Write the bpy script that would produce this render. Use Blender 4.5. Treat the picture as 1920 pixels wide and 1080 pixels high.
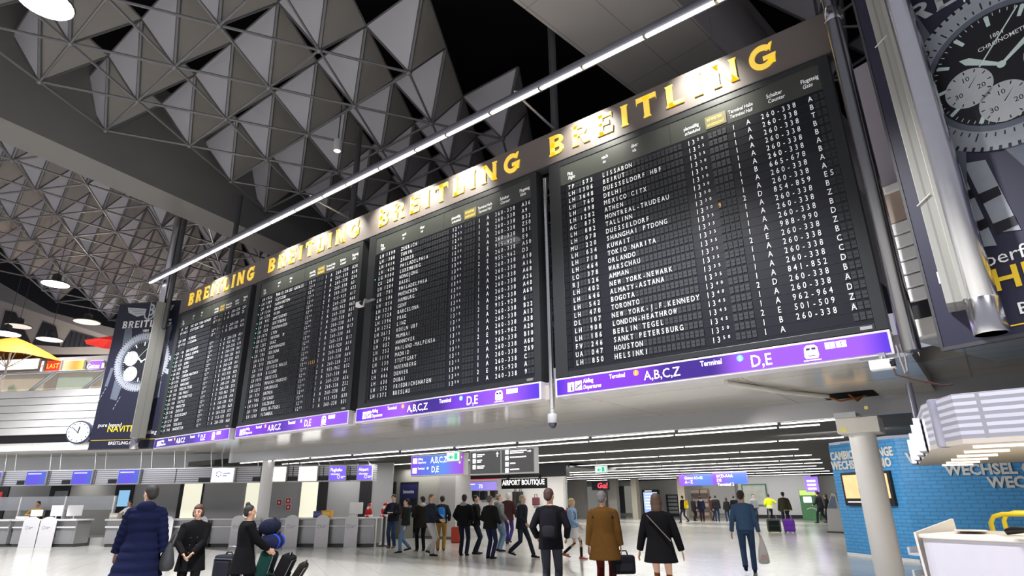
import bpy, bmesh, math, random
import numpy as np
from mathutils import Vector, Matrix
PI = math.pi
random.seed(7)
SC = bpy.context.scene
COL = SC.collection
for o in list(bpy.data.objects):
    bpy.data.objects.remove(o)

# ------------------------------------------------------------------ camera
EYE = 1.65
PITCH, YAW, ROLL, FPX = math.radians(19.51564899), math.radians(-37.76451739), math.radians(-0.57794424), 1116.18879266
cp, sp, cy, sy, cr, sr = math.cos(PITCH), math.sin(PITCH), math.cos(YAW), math.sin(YAW), math.cos(ROLL), math.sin(ROLL)
FWD = Vector((sy * cp, cy * cp, sp))
_r = Vector((cy, -sy, 0))
_u = _r.cross(FWD)
RIGHT, UP = _r * cr + _u * sr, -_r * sr + _u * cr
cam_d = bpy.data.cameras.new('camera')
cam_d.sensor_width = 36
cam_d.lens = FPX * 36 / 1920
cam_d.clip_end = 300
cam = bpy.data.objects.new('camera', cam_d)
COL.objects.link(cam)
B_ = -FWD
cam.matrix_world = Matrix(((RIGHT.x, UP.x, B_.x, 0), (RIGHT.y, UP.y, B_.y, 0), (RIGHT.z, UP.z, B_.z, EYE), (0, 0, 0, 1)))
SC.camera = cam

def ray(px, py):
    return RIGHT * ((px - 960) / FPX) + UP * ((540 - py) / FPX) + FWD
def at_z(px, py, z=0.0):
    d = ray(px, py); return d * ((z - EYE) / d.z) + Vector((0, 0, EYE))
def at_y(px, py, y):
    d = ray(px, py); return d * (y / d.y) + Vector((0, 0, EYE))
def on_plane(px, py, P0, dr):
    d = ray(px, py); n = Vector((-dr[1], dr[0], 0)); p = Vector((P0[0], P0[1], EYE)) - Vector((0, 0, EYE))
    return d * (n.dot(p) / n.dot(d)) + Vector((0, 0, EYE))

# ------------------------------------------------------------------ exposure, world, lights of the halls
vs = SC.view_settings
vs.view_transform = 'Standard'
vs.look = 'None'
vs.gamma = 1
vs.use_curve_mapping = False
vs.exposure = 0.0
W = bpy.data.worlds.new('world')
SC.world = W
W.use_nodes = True
W.node_tree.nodes['Background'].inputs[0].default_value = (0.62, 0.62, 0.72, 1)
W.node_tree.nodes['Background'].inputs[1].default_value = 0.6

def lamp(name, kind, loc, energy, color=(1, 1, 1), aim=None, size=1.0, size_y=None, spot=60, blend=.6, parent=None, spread=None):
    l = bpy.data.lights.new(name, kind)
    l.energy = energy
    l.color = color
    if kind == 'AREA':
        l.size = size
        if size_y:
            l.shape = 'RECTANGLE'; l.size_y = size_y
        if spread: l.spread = math.radians(spread)
    elif kind == 'SPOT':
        l.spot_size = math.radians(spot); l.spot_blend = blend; l.shadow_soft_size = size
    else:
        l.shadow_soft_size = size
    o = bpy.data.objects.new(name, l)
    COL.objects.link(o)
    o.location = loc
    if aim is not None:
        o.rotation_euler = (Vector(aim) - Vector(loc)).to_track_quat('-Z', 'Y').to_euler()
    if parent: o.parent = parent
    return o

# the high-bay pendants of the tall hall: one in view at the top left, one over the gallery; the other spots are unseen, added to brighten the hall
BAYS = [(-14.27, 1.82, 12.0), (-35.2, 8.1, 12.0), (-24.0, -5.0, 12.0), (-4.0, -6.0, 12.0), (6.0, 2.0, 12.0), (-44.0, -3.0, 12.0), (-5.0, 4.0, 12.0), (-24.0, 5.0, 12.6)]
for p_ in BAYS:
    lamp('hall_pendant_and_fill', 'SPOT', (p_[0], p_[1], p_[2] - .12), 3500 if p_[0] < -30 else 9500, (.98, .97, 1.0), (p_[0], p_[1], 0), .35, spot=104, blend=.35)

# ------------------------------------------------------------------ materials
MATS = {}
def nodes_of(name):
    m = bpy.data.materials.new(name); m.use_nodes = True
    nt = m.node_tree
    return m, nt, nt.nodes['Principled BSDF']
def mat(name, col, rough=.5, metal=0., emit=0., ecol=None, noise=.06, nscale=6., bump=0., bscale=40., coat=0., spec=.5, alpha=1., trans=0.):
    if name in MATS: return MATS[name]
    m, nt, p = nodes_of(name)
    N, L = nt.nodes, nt.links
    col = tuple(col[:3])
    p.inputs['Roughness'].default_value = rough
    p.inputs['Metallic'].default_value = metal
    p.inputs['Specular IOR Level'].default_value = spec
    p.inputs['Coat Weight'].default_value = coat
    p.inputs['Transmission Weight'].default_value = trans
    p.inputs['Alpha'].default_value = alpha
    p.inputs['Base Color'].default_value = (*col, 1)
    if noise > 0 or bump > 0:
        tc = N.new('ShaderNodeTexCoord')
    if noise > 0:
        nz = N.new('ShaderNodeTexNoise'); nz.inputs['Scale'].default_value = nscale; nz.inputs['Detail'].default_value = 4
        L.new(tc.outputs['Object'], nz.inputs['Vector'])
        mx = N.new('ShaderNodeMix'); mx.data_type = 'RGBA'
        mx.inputs['A'].default_value = (*[c * (1 - noise) for c in col], 1)
        mx.inputs['B'].default_value = (*[min(1, c * (1 + noise)) for c in col], 1)
        L.new(nz.outputs['Fac'], mx.inputs['Factor']); L.new(mx.outputs['Result'], p.inputs['Base Color'])
    if bump > 0:
        n2 = N.new('ShaderNodeTexNoise'); n2.inputs['Scale'].default_value = bscale
        L.new(tc.outputs['Object'], n2.inputs['Vector'])
        b = N.new('ShaderNodeBump'); b.inputs['Strength'].default_value = bump; b.inputs['Distance'].default_value = .01
        L.new(n2.outputs['Fac'], b.inputs['Height']); L.new(b.outputs['Normal'], p.inputs['Normal'])
    if emit:
        p.inputs['Emission Color'].default_value = (*(ecol or col), 1)
        p.inputs['Emission Strength'].default_value = emit
    MATS[name] = m
    return m
def grid_mat(name, col, line, rough, bw, bh, mortar=.01, offset=0., spec=.5, metal=0., vec='Object', rot=None, var=.04, bump=0., sx=(1, 1, 1), swz=None, coat=0.):
    """a surface with a joint pattern (tiles, boards, bricks)"""
    if name in MATS: return MATS[name]
    m, nt, p = nodes_of(name)
    N, L = nt.nodes, nt.links
    tc = N.new('ShaderNodeTexCoord')
    src = tc.outputs[vec]
    if swz:
        s = N.new('ShaderNodeSeparateXYZ'); c = N.new('ShaderNodeCombineXYZ'); L.new(src, s.inputs[0])
        for i, k in enumerate(swz): L.new(s.outputs['XYZ'.index(k)], c.inputs[i])
        src = c.outputs[0]
    mp = N.new('ShaderNodeMapping'); L.new(src, mp.inputs['Vector'])
    if rot: mp.inputs['Rotation'].default_value = rot
    mp.inputs['Scale'].default_value = sx
    b = N.new('ShaderNodeTexBrick'); L.new(mp.outputs[0], b.inputs['Vector'])
    b.offset = offset; b.inputs['Scale'].default_value = 1
    b.inputs['Brick Width'].default_value = bw; b.inputs['Row Height'].default_value = bh
    b.inputs['Mortar Size'].default_value = mortar; b.inputs['Mortar Smooth'].default_value = .1
    b.inputs['Color1'].default_value = (*[c * (1 - var) for c in col], 1)
    b.inputs['Color2'].default_value = (*[min(1, c * (1 + var)) for c in col], 1)
    b.inputs['Mortar'].default_value = (*line, 1)
    L.new(b.outputs['Color'], p.inputs['Base Color'])
    p.inputs['Roughness'].default_value = rough; p.inputs['Specular IOR Level'].default_value = spec
    p.inputs['Metallic'].default_value = metal; p.inputs['Coat Weight'].default_value = coat
    if bump:
        bp = N.new('ShaderNodeBump'); bp.inputs['Strength'].default_value = bump; bp.inputs['Distance'].default_value = .02; bp.invert = True
        L.new(b.outputs['Fac'], bp.inputs['Height']); L.new(bp.outputs['Normal'], p.inputs['Normal'])
    MATS[name] = m
    return m
def ramp_emit(name, stops, strength, axis='X', length=1.0, noise=0.):
    """backlit panel whose tubes light it unevenly along its length"""
    m, nt, p = nodes_of(name)
    N, L = nt.nodes, nt.links
    tc = N.new('ShaderNodeTexCoord'); s = N.new('ShaderNodeSeparateXYZ'); L.new(tc.outputs['Object'], s.inputs[0])
    d = N.new('ShaderNodeMath'); d.operation = 'DIVIDE'; d.inputs[1].default_value = length; L.new(s.outputs[axis], d.inputs[0])
    r = N.new('ShaderNodeValToRGB'); L.new(d.outputs[0], r.inputs[0]); r.color_ramp.interpolation = 'EASE'
    el = r.color_ramp.elements
    while len(el) < len(stops): el.new(.5)
    for e, (pos, c) in zip(el, stops): e.position = pos; e.color = (*c, 1)
    L.new(r.outputs[0], p.inputs['Emission Color']); p.inputs['Emission Strength'].default_value = strength
    p.inputs['Base Color'].default_value = (.02, .01, .04, 1); p.inputs['Roughness'].default_value = .25
    return m
def glow(name, col, strength):
    return mat(name, col, .4, emit=strength, ecol=col, noise=0)
def cloth(name, col, rough=.9):
    return mat('cloth_' + name, col, rough, noise=.12, nscale=14, bump=.25, bscale=90, spec=.07)

# ------------------------------------------------------------------ mesh builder
def frame(o, x=(1, 0, 0), z=(0, 0, 1)):
    x = Vector(x).normalized(); z = Vector(z).normalized(); y = z.cross(x).normalized(); x = y.cross(z)
    return Matrix(((x.x, y.x, z.x, o[0]), (x.y, y.y, z.y, o[1]), (x.z, y.z, z.z, o[2]), (0, 0, 0, 1)))
GLY = {}
def glyphs(txt, off=0.):
    """outline text as a flat mesh: verts, faces, width (letter height about 1)"""
    k = (txt, off)
    if k in GLY: return GLY[k]
    c = bpy.data.curves.new('t', 'FONT'); c.body = txt; c.size = 1.37; c.resolution_u = 2; c.offset = off
    o = bpy.data.objects.new('t', c)
    me = o.to_mesh()
    vs_ = [(v.co.x, v.co.y) for v in me.vertices]; fs = [tuple(p.vertices) for p in me.polygons]
    o.to_mesh_clear(); bpy.data.objects.remove(o); bpy.data.curves.remove(c)
    x0 = min((v[0] for v in vs_), default=0); x1 = max((v[0] for v in vs_), default=0)
    GLY[k] = ([(x - x0, y) for x, y in vs_], fs, x1 - x0)
    return GLY[k]
class MB:
    def __init__(s, M=None):
        s.v = []; s.f = []; s.m = []; s.M = M or Matrix()
    def add(s, vs_, fs, mi=0):
        b = len(s.v); M = s.M
        s.v += [M @ Vector(v) for v in vs_]
        s.f += [tuple(i + b for i in f) for f in fs]
        s.m += [mi] * len(fs)
        return s
    def box(s, x0, x1, y0, y1, z0, z1, mi=0):
        return s.add([(x0, y0, z0), (x1, y0, z0), (x1, y1, z0), (x0, y1, z0), (x0, y0, z1), (x1, y0, z1), (x1, y1, z1), (x0, y1, z1)],
                     [(3, 2, 1, 0), (4, 5, 6, 7), (0, 1, 5, 4), (1, 2, 6, 5), (2, 3, 7, 6), (3, 0, 4, 7)], mi)
    def cbox(s, c, d, mi=0):
        return s.box(c[0] - d[0] / 2, c[0] + d[0] / 2, c[1] - d[1] / 2, c[1] + d[1] / 2, c[2] - d[2] / 2, c[2] + d[2] / 2, mi)
    def poly(s, pts, mi=0):
        return s.add(pts, [tuple(range(len(pts)))], mi)
    def rings(s, R, mi=0, cap=True, closed=True):
        n = len(R[0]); vs_ = [p for r in R for p in r]; fs = []
        for i in range(len(R) - 1):
            for j in range(n if closed else n - 1):
                k = (j + 1) % n
                fs.append((i * n + j, i * n + k, (i + 1) * n + k, (i + 1) * n + j))
        if cap:
            fs.append(tuple(range(n))[::-1]); fs.append(tuple((len(R) - 1) * n + j for j in range(n)))
        return s.add(vs_, fs, mi)
    def tube(s, pts, r, n=8, mi=0, cap=True, flat=1.0, upv=None):
        pts = [Vector(p) for p in pts]; R = []
        if not hasattr(r, '__len__'): r = [r] * len(pts)
        pu = None
        for i, p in enumerate(pts):
            d = (pts[min(i + 1, len(pts) - 1)] - pts[max(i - 1, 0)])
            if d.length < 1e-9: d = Vector((0, 0, 1))
            d.normalize()
            if pu is None:
                ref = Vector(upv) if upv else (Vector((0, 0, 1)) if abs(d.z) < .9 else Vector((0, 1, 0)))
                pu = ref
            a = d.cross(pu)
            if a.length < 1e-6: a = d.orthogonal()
            a.normalize(); b = a.cross(d); pu = b
            R.append([p + a * (math.cos(t) * r[i]) + b * (math.sin(t) * r[i] * flat) for t in (2 * PI * j / n for j in range(n))])
        return s.rings(R, mi, cap)
    def ell(s, c, r, n=14, m=9, mi=0, rot=None):
        R = []
        for i in range(1, m):
            ph = PI * i / m
            R.append([Vector((math.sin(ph) * math.cos(t) * r[0], math.sin(ph) * math.sin(t) * r[1], -math.cos(ph) * r[2])) for t in (2 * PI * j / n for j in range(n))])
        if rot: R = [[rot @ p for p in q] for q in R]
        R = [[p + Vector(c) for p in q] for q in R]
        return s.rings(R, mi)
    def lathe(s, prof, n=24, c=(0, 0, 0), mi=0, axis='z', cap=True):
        R = []
        for r, z in prof:
            q = []
            for j in range(n):
                t = 2 * PI * j / n; x, y = r * math.cos(t), r * math.sin(t)
                q.append((c[0] + x, c[1] + y, c[2] + z) if axis == 'z' else ((c[0] + x, c[1] + z, c[2] + y) if axis == 'y' else (c[0] + z, c[1] + x, c[2] + y)))
            R.append(q)
        return s.rings(R, mi, cap)
    def prism(s, out, y0, y1, mi=0):
        """outline in the xz plane pushed from y0 to y1"""
        n = len(out)
        vs_ = [(x, y0, z) for x, z in out] + [(x, y1, z) for x, z in out]
        fs = [tuple(range(n)), tuple(range(2 * n - 1, n - 1, -1))] + [(i, i + n, (i + 1) % n + n, (i + 1) % n) for i in range(n)]
        return s.add(vs_, fs, mi)
    def slab(s, out, z0, z1, mi=0):
        n = len(out)
        vs_ = [(x, y, z0) for x, y in out] + [(x, y, z1) for x, y in out]
        fs = [tuple(range(n - 1, -1, -1)), tuple(range(n, 2 * n))] + [(i, (i + 1) % n, (i + 1) % n + n, i + n) for i in range(n)]
        return s.add(vs_, fs, mi)
    def arcband(s, cx, cz, r0, r1, a0, a1, y0=0, y1=None, n=24, sx=1., mi=0):
        for i in range(n):
            t0, t1 = a0 + (a1 - a0) * i / n, a0 + (a1 - a0) * (i + 1) / n
            q = [(cx + sx * r * math.cos(t), cz + r * math.sin(t)) for r, t in ((r0, t0), (r1, t0), (r1, t1), (r0, t1))]
            if y1 is None: s.poly([(x, y0, z) for x, z in q], mi)
            else: s.prism(q, y0, y1, mi)
        return s
    def disc(s, cx, cz, r, y=0, n=28, sx=1., mi=0):
        return s.poly([(cx + sx * r * math.cos(2 * PI * j / n), y, cz + r * math.sin(2 * PI * j / n)) for j in range(n)], mi)
    def rect(s, x0, x1, z0, z1, y=0, mi=0):
        return s.poly([(x0, y, z0), (x1, y, z0), (x1, y, z1), (x0, y, z1)], mi)
    def text(s, t, x, z, h, y=0, wx=1., off=0., align='l', shear=0., mi=0, track=0.):
        """lettering lying in the xz plane, read from -y"""
        if track:
            ws = [glyphs(ch, off)[2] if ch != ' ' else .35 for ch in t]
            tot = sum(ws) * h * wx + track * h * (len(t) - 1)
            X = x - (tot / 2 if align == 'c' else tot if align == 'r' else 0)
            for ch, w in zip(t, ws):
                if ch != ' ': s.text(ch, X, z, h, y, wx, off, 'l', shear, mi)
                X += w * h * wx + track * h
            return s
        vs_, fs, w = glyphs(t, off)
        X = x - (w * h * wx / 2 if align == 'c' else w * h * wx if align == 'r' else 0)
        return s.add([(X + vx * h * wx + shear * vz * h, y, z + vz * h) for vx, vz in vs_], fs, mi)
    def build(s, name, mats, parent=None, smooth=False, bevel=0., seg=2, label=None, recalc=True, sub=0):
        me = bpy.data.meshes.new(name)
        me.from_pydata([tuple(v) for v in s.v], [], s.f)
        if not isinstance(mats, (list, tuple)): mats = [mats]
        for m in mats: me.materials.append(m)
        if len(mats) > 1: me.polygons.foreach_set('material_index', s.m)
        if recalc:
            bm = bmesh.new(); bm.from_mesh(me); bmesh.ops.recalc_face_normals(bm, faces=bm.faces); bm.to_mesh(me); bm.free()
        if smooth:
            me.polygons.foreach_set('use_smooth', [True] * len(me.polygons))
        me.update()
        o = bpy.data.objects.new(name, me); COL.objects.link(o)
        if parent: o.parent = parent
        if bevel:
            b = o.modifiers.new('bevel', 'BEVEL'); b.width = bevel; b.segments = seg; b.limit_method = 'ANGLE'
        if sub:
            b = o.modifiers.new('sub', 'SUBSURF'); b.levels = sub; b.render_levels = sub
        if smooth and not sub:
            try: me.set_sharp_from_angle(angle=math.radians(50))
            except Exception: pass
        if label: o['label'] = label
        return o
def tag(o, label, cat, group=None):
    o['label'] = label; o['category'] = cat
    if group: o['group'] = group
    return o
def thing(name, label, cat, loc=(0, 0, 0), rz=0., group=None, parent=None):
    o = bpy.data.objects.new(name, None); COL.objects.link(o)
    o.empty_display_size = .2; o.location = loc; o.rotation_euler = (0, 0, rz)
    return tag(o, label, cat, group)
def struct(o):
    o['kind'] = 'structure'; return o
def dirz(d):
    return math.atan2(d[1], d[0])
# ------------------------------------------------------------------ the setting
M_floor = grid_mat('polished_floor', (.50, .49, .445), (.33, .33, .31), .16, 1.2, .6, .006, offset=.5, var=.03, rot=(0, 0, .52))
M_floor2 = grid_mat('dark_floor_band', (.36, .36, .34), (.26, .26, .25), .14, 1.2, .6, .006, offset=.5, var=.04, rot=(0, 0, .52))
M_soffit = grid_mat('soffit_panels', (.40, .37, .335), (.12, .11, .10), .17, 3.1, 1.35, .012, var=.03)
M_band = mat('grey_metal_band', (.38, .38, .395), .3, .1, noise=.03)
M_slat = grid_mat('slatted_ceiling', (.13, .125, .118), (.03, .03, .03), .7, 60, .14, .03, var=.05, spec=.12)
M_white = mat('white_paint', (.78, .77, .76), .4, noise=.03)
M_offw = mat('off_white_panel', (.62, .60, .56), .45, noise=.04)
M_greyw = mat('grey_wall_panel', (.42, .42, .42), .4, noise=.05, nscale=1.5)
M_beige = mat('beige_grey_wall', (.36, .35, .31), .5, noise=.05)
M_conc = mat('grey_beam_plaster', (.15, .145, .14), .75, noise=.06, nscale=.8)
M_beam2 = grid_mat('grey_beam_panels', (.30, .28, .27), (.17, .16, .16), .7, 4.2, 1.3, .012, var=.02, rot=(0, 0, 1.7))
M_black = mat('black_void', (.006, .006, .007), .9, noise=0, spec=.1)
M_blackp = mat('black_panel', (.012, .012, .014), .35, noise=.05)
M_dark = mat('dark_grey_metal', (.06, .06, .065), .45, .3, noise=.05)
M_rod = mat('truss_rod_paint', (.14, .14, .145), .42, .35, noise=.08)
M_infill_lit = mat('infill_panel_lit_tone', (.44, .43, .48), .55, noise=.03, nscale=.7)  # lit copy of the panel paint, light on this face put into the colour
M_infill_shade = mat('infill_panel_shaded_tone', (.325, .305, .285), .6, noise=.04, nscale=.7)  # shaded copy of the same panel paint, darker and warmer
M_chrome = mat('brushed_steel', (.62, .62, .64), .2, 1., noise=.05)
M_steel = mat('satin_steel', (.55, .55, .55), .38, .9, noise=.05)
M_grille = grid_mat('perforated_plate', (.34, .34, .31), (.24, .24, .22), .5, .25, .25, .012, var=.04, metal=.3)
M_glass = mat('clear_glass', (.9, .95, .95), .03, trans=1., noise=0, alpha=.25)

f = MB(); f.box(-70, 22, -16, 62, -.2, 0)
struct(f.build('floor', M_floor))

# slab over the low hall: glossy soffit behind the boards, grey edge band, slatted ceiling with light rows
ZS, ZL = 3.56, 3.2
def fas_y(x): return 14.06 + (x + 6.8) * .04
M = MB()
M.slab([(-25.2, 10.12), (-.62, 10.12), (-.62, fas_y(-.6)), (-25.2, fas_y(-25.2))], ZS, ZS + .3)
struct(M.build('ceiling', M_soffit))
M = MB()
M.slab([(-25.6, fas_y(-25.6)), (-1.9, fas_y(-1.9)), (-1.9, fas_y(-1.9) + .12), (-25.6, fas_y(-25.6) + .12)], ZL, ZS + .3)
M.slab([(-1.9, fas_y(-1.9)), (9, 14.6), (9, 14.72), (-1.9, fas_y(-1.9) + .12)], ZL, ZS + .5)
struct(M.build('trim_1', M_band))
M = MB(); M.slab([(-42, 13.0), (-25.6, 13.45), (-1.9, 14.4), (.9, 14.5), (.9, 19.6), (-2.2, 19.7), (-4, 21.2), (-10.2, 56), (-42, 58)], ZL, ZL + .2)
struct(M.build('ceiling', M_slat))
# left wing: slatted white balcony front running to the left, soffit over the check-in desks
LD = Vector((.8718, .4898, 0)).normalized(); LN = Vector((-LD.y, LD.x, 0))   # LN points away from the viewer
LP = Vector((-32.6, 7.1, 0)); LZ = 3.75
FL = frame(LP, LD)            # x along, y behind, z up
M = MB(FL); M.box(-16, 8.2, 0, 6.5, LZ, LZ + .25)
struct(M.build('ceiling', M_offw))
M_slatw = grid_mat('white_slats', (.80, .79, .79), (.28, .27, .27), .35, 80, .44, .022, var=.02, swz='XZY', coat=.3)
M = MB(FL)
M.box(-16, 7.6, -.05, .12, LZ - .04, 4.02, 1)
M.box(-16, 7.6, 0, .1, 4.02, 4.36, 2)
for k in range(6):
    z0 = 4.36 + k * .312
    M.box(-16, 7.6, -.06, .06, z0, z0 + .288, 0)
M.box(-16, 7.6, .03, .1, 4.36, 6.23, 3)
struct(M.build('wall_left', [M_white, M_offw, M_blackp, M_dark], bevel=.012))
# gallery behind that balcony
bt = struct(bpy.data.objects.new('wall_gallery', None)); COL.objects.link(bt)
bt.location = LP; bt.rotation_euler = (0, 0, dirz(LD))
M = MB(); M.box(-16, 7.6, .1, 14, 5.7, 5.9); M.build('gallery_floor', M_offw, bt)
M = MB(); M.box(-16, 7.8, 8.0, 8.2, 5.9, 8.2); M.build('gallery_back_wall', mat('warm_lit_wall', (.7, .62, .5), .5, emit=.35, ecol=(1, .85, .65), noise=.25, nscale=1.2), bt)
M = MB(); M.box(-16, 7.8, 3.6, 3.9, 8.0, 8.6); M.box(-16, 7.8, 3.9, 9, 8.0, 8.15); M.build('gallery_canopy', mat('gallery_fascia', (.27, .25, .24), .5, noise=.05), bt)
M_corr = grid_mat('dark_corrugated', (.035, .037, .045), (.01, .01, .012), .5, .35, 50, .04, var=.1, swz='XZY', rot=None)
M = MB(); M.box(-22, 16, 13.8, 14, 5.9, 11); M.build('rear_wall', M_corr, bt)
# lit panels on the gallery's back wall (shop windows)
for x0, x1, z0, z1, c, e in ((-6.5, -3.2, 6.6, 7.7, (1, .82, .6), 1.6), (-2.5, -.6, 6.3, 7.7, (.75, 1, .8), 1.5), (0, 2.2, 6.4, 7.6, (.85, 1, .92), 2.2), (2.6, 5.0, 6.2, 7.5, (1, .9, .78), 1.3), (5.4, 7.4, 6.3, 7.6, (.5, .5, .6), .6), (-12, -7.5, 6.4, 7.7, (1, .8, .6), 1.3)):
    M = MB(); M.box(x0, x1, 7.9, 7.98, z0, z1); M.build('lit_shop_panel', glow('shop_glow_%d' % int(x0 * 10), c, e), bt)
# balustrade of the balcony: slanted posts, rail, glass
bl = struct(bpy.data.objects.new('trim_2', None)); COL.objects.link(bl); bl.location = LP; bl.rotation_euler = (0, 0, dirz(LD))
M = MB(); M.tube([(-16, .25, 7.06), (7.6, .25, 7.06)], .045, 8); M.build('rail', M_steel, bl, smooth=True)
M = MB(); M.box(-16, 7.6, .2, .215, 6.24, 6.98); M.build('glass_pane', M_glass, bl)
for k in range(9):
    x = -14.6 + k * 2.6
    M = MB(); M.tube([(x - .5, .12, 6.2), (x + .42, .25, 7.06)], .05, 8); M.tube([(x - .33, .12, 6.2), (x + .59, .25, 7.06)], .035, 8)
    M.build('slanted_post', M_steel, bl, smooth=True)

# right wing: balcony front seen between the boards and the large banner, its soffit
RD = Vector((.943, -.334, 0)).normalized()
RP = Vector((-.41, 9.69, 0)); RZ = 3.71
FR = frame(RP, RD)
def zr(z): return 1.65 + 1.08 * (z - 1.65)
M = MB(FR)
M.box(-.2, 9, -.05, .12, RZ - .03, zr(3.76), 1)
M.box(-.2, 9, .0, .12, zr(3.76), zr(4.0), 2)
for k in range(6):
    z0 = zr(4.0 + k * .187)
    M.box(-.2, 9, -.05, .05, z0, z0 + .178, 0)
M.box(-.2, 9, .03, .12, zr(4), zr(5.12), 3)
M.box(-.2, 9, -.02, .1, zr(5.12), zr(5.55), 4)
M.box(-.2, 9, -.06, .1, zr(5.55), zr(5.66), 0)
M.box(-.2, 9, .3, .4, zr(5.66), 8.4, 5)
struct(M.build('wall_right', [M_white, M_offw, M_blackp, M_dark, mat('warm_grey_cladding', (.42, .33, .27), .35, noise=.12), mat('mauve_grey_wall', (.30, .27, .31), .6, noise=.05)], bevel=.01))
M = MB(FR); M.box(-.22, 9, .12, 3.0, RZ, RZ + .2)
struct(M.build('ceiling', grid_mat('soffit_strips', (.42, .41, .38), (.25, .24, .22), .3, 3.0, .42, .02, var=.06)))

M = MB(); M.slab([(-.62, 12.1), (9, 9.0), (9, 14.6), (-.62, 14.35)], RZ + .06, RZ + .3)
struct(M.build('ceiling', M_soffit))
M = MB(); M.slab([(.9, 14.5), (12, 14.6), (12, 21), (.9, 19.6)], ZL, ZL + .9)
struct(M.build('ceiling', M_slat))
# ------------------------------------------------------------------ roof: beams and triangulated space frame with infill panels
M = MB(); M.slab([(-110, -12), (30, -12), (30, 70), (-110, 70)], 19.2, 19.4)
struct(M.build('ceiling', M_black))
def beam(name, x0, y0, az, w, z0, z1, L0, L1, ms):
    d = Vector((math.sin(az), math.cos(az), 0)); n = Vector((d.y, -d.x, 0))
    a = Vector((x0, y0, 0)) + d * L0; b = Vector((x0, y0, 0)) + d * L1
    m = MB(); m.slab([(p.x, p.y) for p in (a, a + n * w, b + n * w, b)], z0, z1)
    return struct(m.build(name, ms))
rad = math.radians
beam('trim_3', -23.72, 3.0, rad(-10.6), 1.5, 13.0, 17.2, -9, 34, M_conc)
beam('trim_4', -6.8, 8.93, rad(7.6), 2.75, 13.0, 16.5, -14, 40, M_beam2)
def wallpoly(name, pts, off, ms, th=.1):
    q = [on_plane(px, py, LP + LN * off, LD) for px, py in pts]; k = len(q)
    m = MB(); m.add(q + [p + LN * th for p in q], [tuple(range(k)), tuple(range(2 * k - 1, k - 1, -1))] + [(i, i + k, (i + 1) % k + k, (i + 1) % k) for i in range(k)])
    return struct(m.build(name, ms))
wallpoly('wall_rear', [(-60, 545), (0, 563), (193, 627), (216, 634), (216, 664), (-60, 664)], 13.2, mat('pale_rear_wall', (.40, .36, .33), .6, noise=.04))
wallpoly('trim_5', [(-60, 490), (0, 530), (95, 585), (195, 611), (216, 616), (216, 634), (193, 627), (0, 563), (-60, 545)], 12.9, mat('grey_rear_beam', (.20, .19, .185), .7, noise=.04), .3)

def bay(P0, a, E, z0, z1, keep, ni, tag_):
    root = struct(bpy.data.objects.new('ceiling', None)); COL.objects.link(root)
    d2 = Vector((math.cos(a), math.sin(a))) * E; d1 = Vector((math.cos(a + PI / 3), math.sin(a + PI / 3))) * E
    cs = [Vector((math.cos(a - PI / 6 + k * 2 * PI / 3), math.sin(a - PI / 6 + k * 2 * PI / 3))) * (E / math.sqrt(3)) for k in range(3)]
    rods = MB(); low = MB(); cool = MB(); warm = MB(); third = MB(); nod = MB()
    Ls = {}
    for i in range(-ni, ni):
        for j in range(-ni, ni):
            p = Vector(P0) + d1 * i + d2 * j
            if keep(p): Ls[(i, j)] = p
    ups = {}
    seen = set()
    def key(p): return (round(p.x, 1), round(p.y, 1))
    def rod(mb, a_, b_, r):
        mb.tube([a_, b_], r, 6)
    for (i, j), p in Ls.items():
        L = Vector((p.x, p.y, z0)); U = [Vector(((p + c).x, (p + c).y, z1)) for c in cs]
        # U[0] ridge, U[1], U[2] follow by +-120 degrees
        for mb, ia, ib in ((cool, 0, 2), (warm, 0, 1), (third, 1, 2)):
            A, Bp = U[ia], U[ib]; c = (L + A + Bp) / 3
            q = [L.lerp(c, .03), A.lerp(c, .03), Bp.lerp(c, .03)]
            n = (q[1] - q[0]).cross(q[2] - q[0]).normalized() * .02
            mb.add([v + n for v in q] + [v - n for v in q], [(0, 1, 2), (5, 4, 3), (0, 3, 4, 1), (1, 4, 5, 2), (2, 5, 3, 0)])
        for k in range(3): rod(rods, L, U[k], .062 if k == 0 else .045)
        for A, Bp in ((U[0], U[1]), (U[1], U[2]), (U[2], U[0])):
            kk = tuple(sorted((key(A), key(Bp))))
            if kk not in seen: seen.add(kk); rod(rods, A, Bp, .045)
        nod.ell(L, (.1, .1, .1), 8, 6)
        for di, dj in ((1, 0), (0, 1), (1, -1)):
            if (i + di, j + dj) in Ls:
                q = Ls[(i + di, j + dj)]; rod(low, L, Vector((q.x, q.y, z0)), .042)
    rods.build('strut', M_rod, root, recalc=False, smooth=True); low.build('lower_chord', M_rod, root, recalc=False, smooth=True)
    nod.build('node', M_rod, root, recalc=False, smooth=True)
    cool.build('infill_panel', M_infill_lit, root, recalc=False); warm.build('infill_panel', M_infill_shade, root, recalc=False); third.build('infill_panel', M_infill_shade, root, recalc=False)
    return root
def b1x(y): return -22.15 + (y - 2.6) * -.187
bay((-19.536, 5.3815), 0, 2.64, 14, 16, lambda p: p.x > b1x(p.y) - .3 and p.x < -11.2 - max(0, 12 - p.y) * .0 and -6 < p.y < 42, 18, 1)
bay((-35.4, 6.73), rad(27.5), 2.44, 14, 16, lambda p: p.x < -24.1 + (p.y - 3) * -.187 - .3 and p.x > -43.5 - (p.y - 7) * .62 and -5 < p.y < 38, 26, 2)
bay((-1.0, 13.2), rad(-24), 2.64, 14, 16, lambda p: p.x > -2.9 + (p.y - 12) * .13 and p.x < 16 and 2 < p.y < 42, 16, 3)
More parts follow.
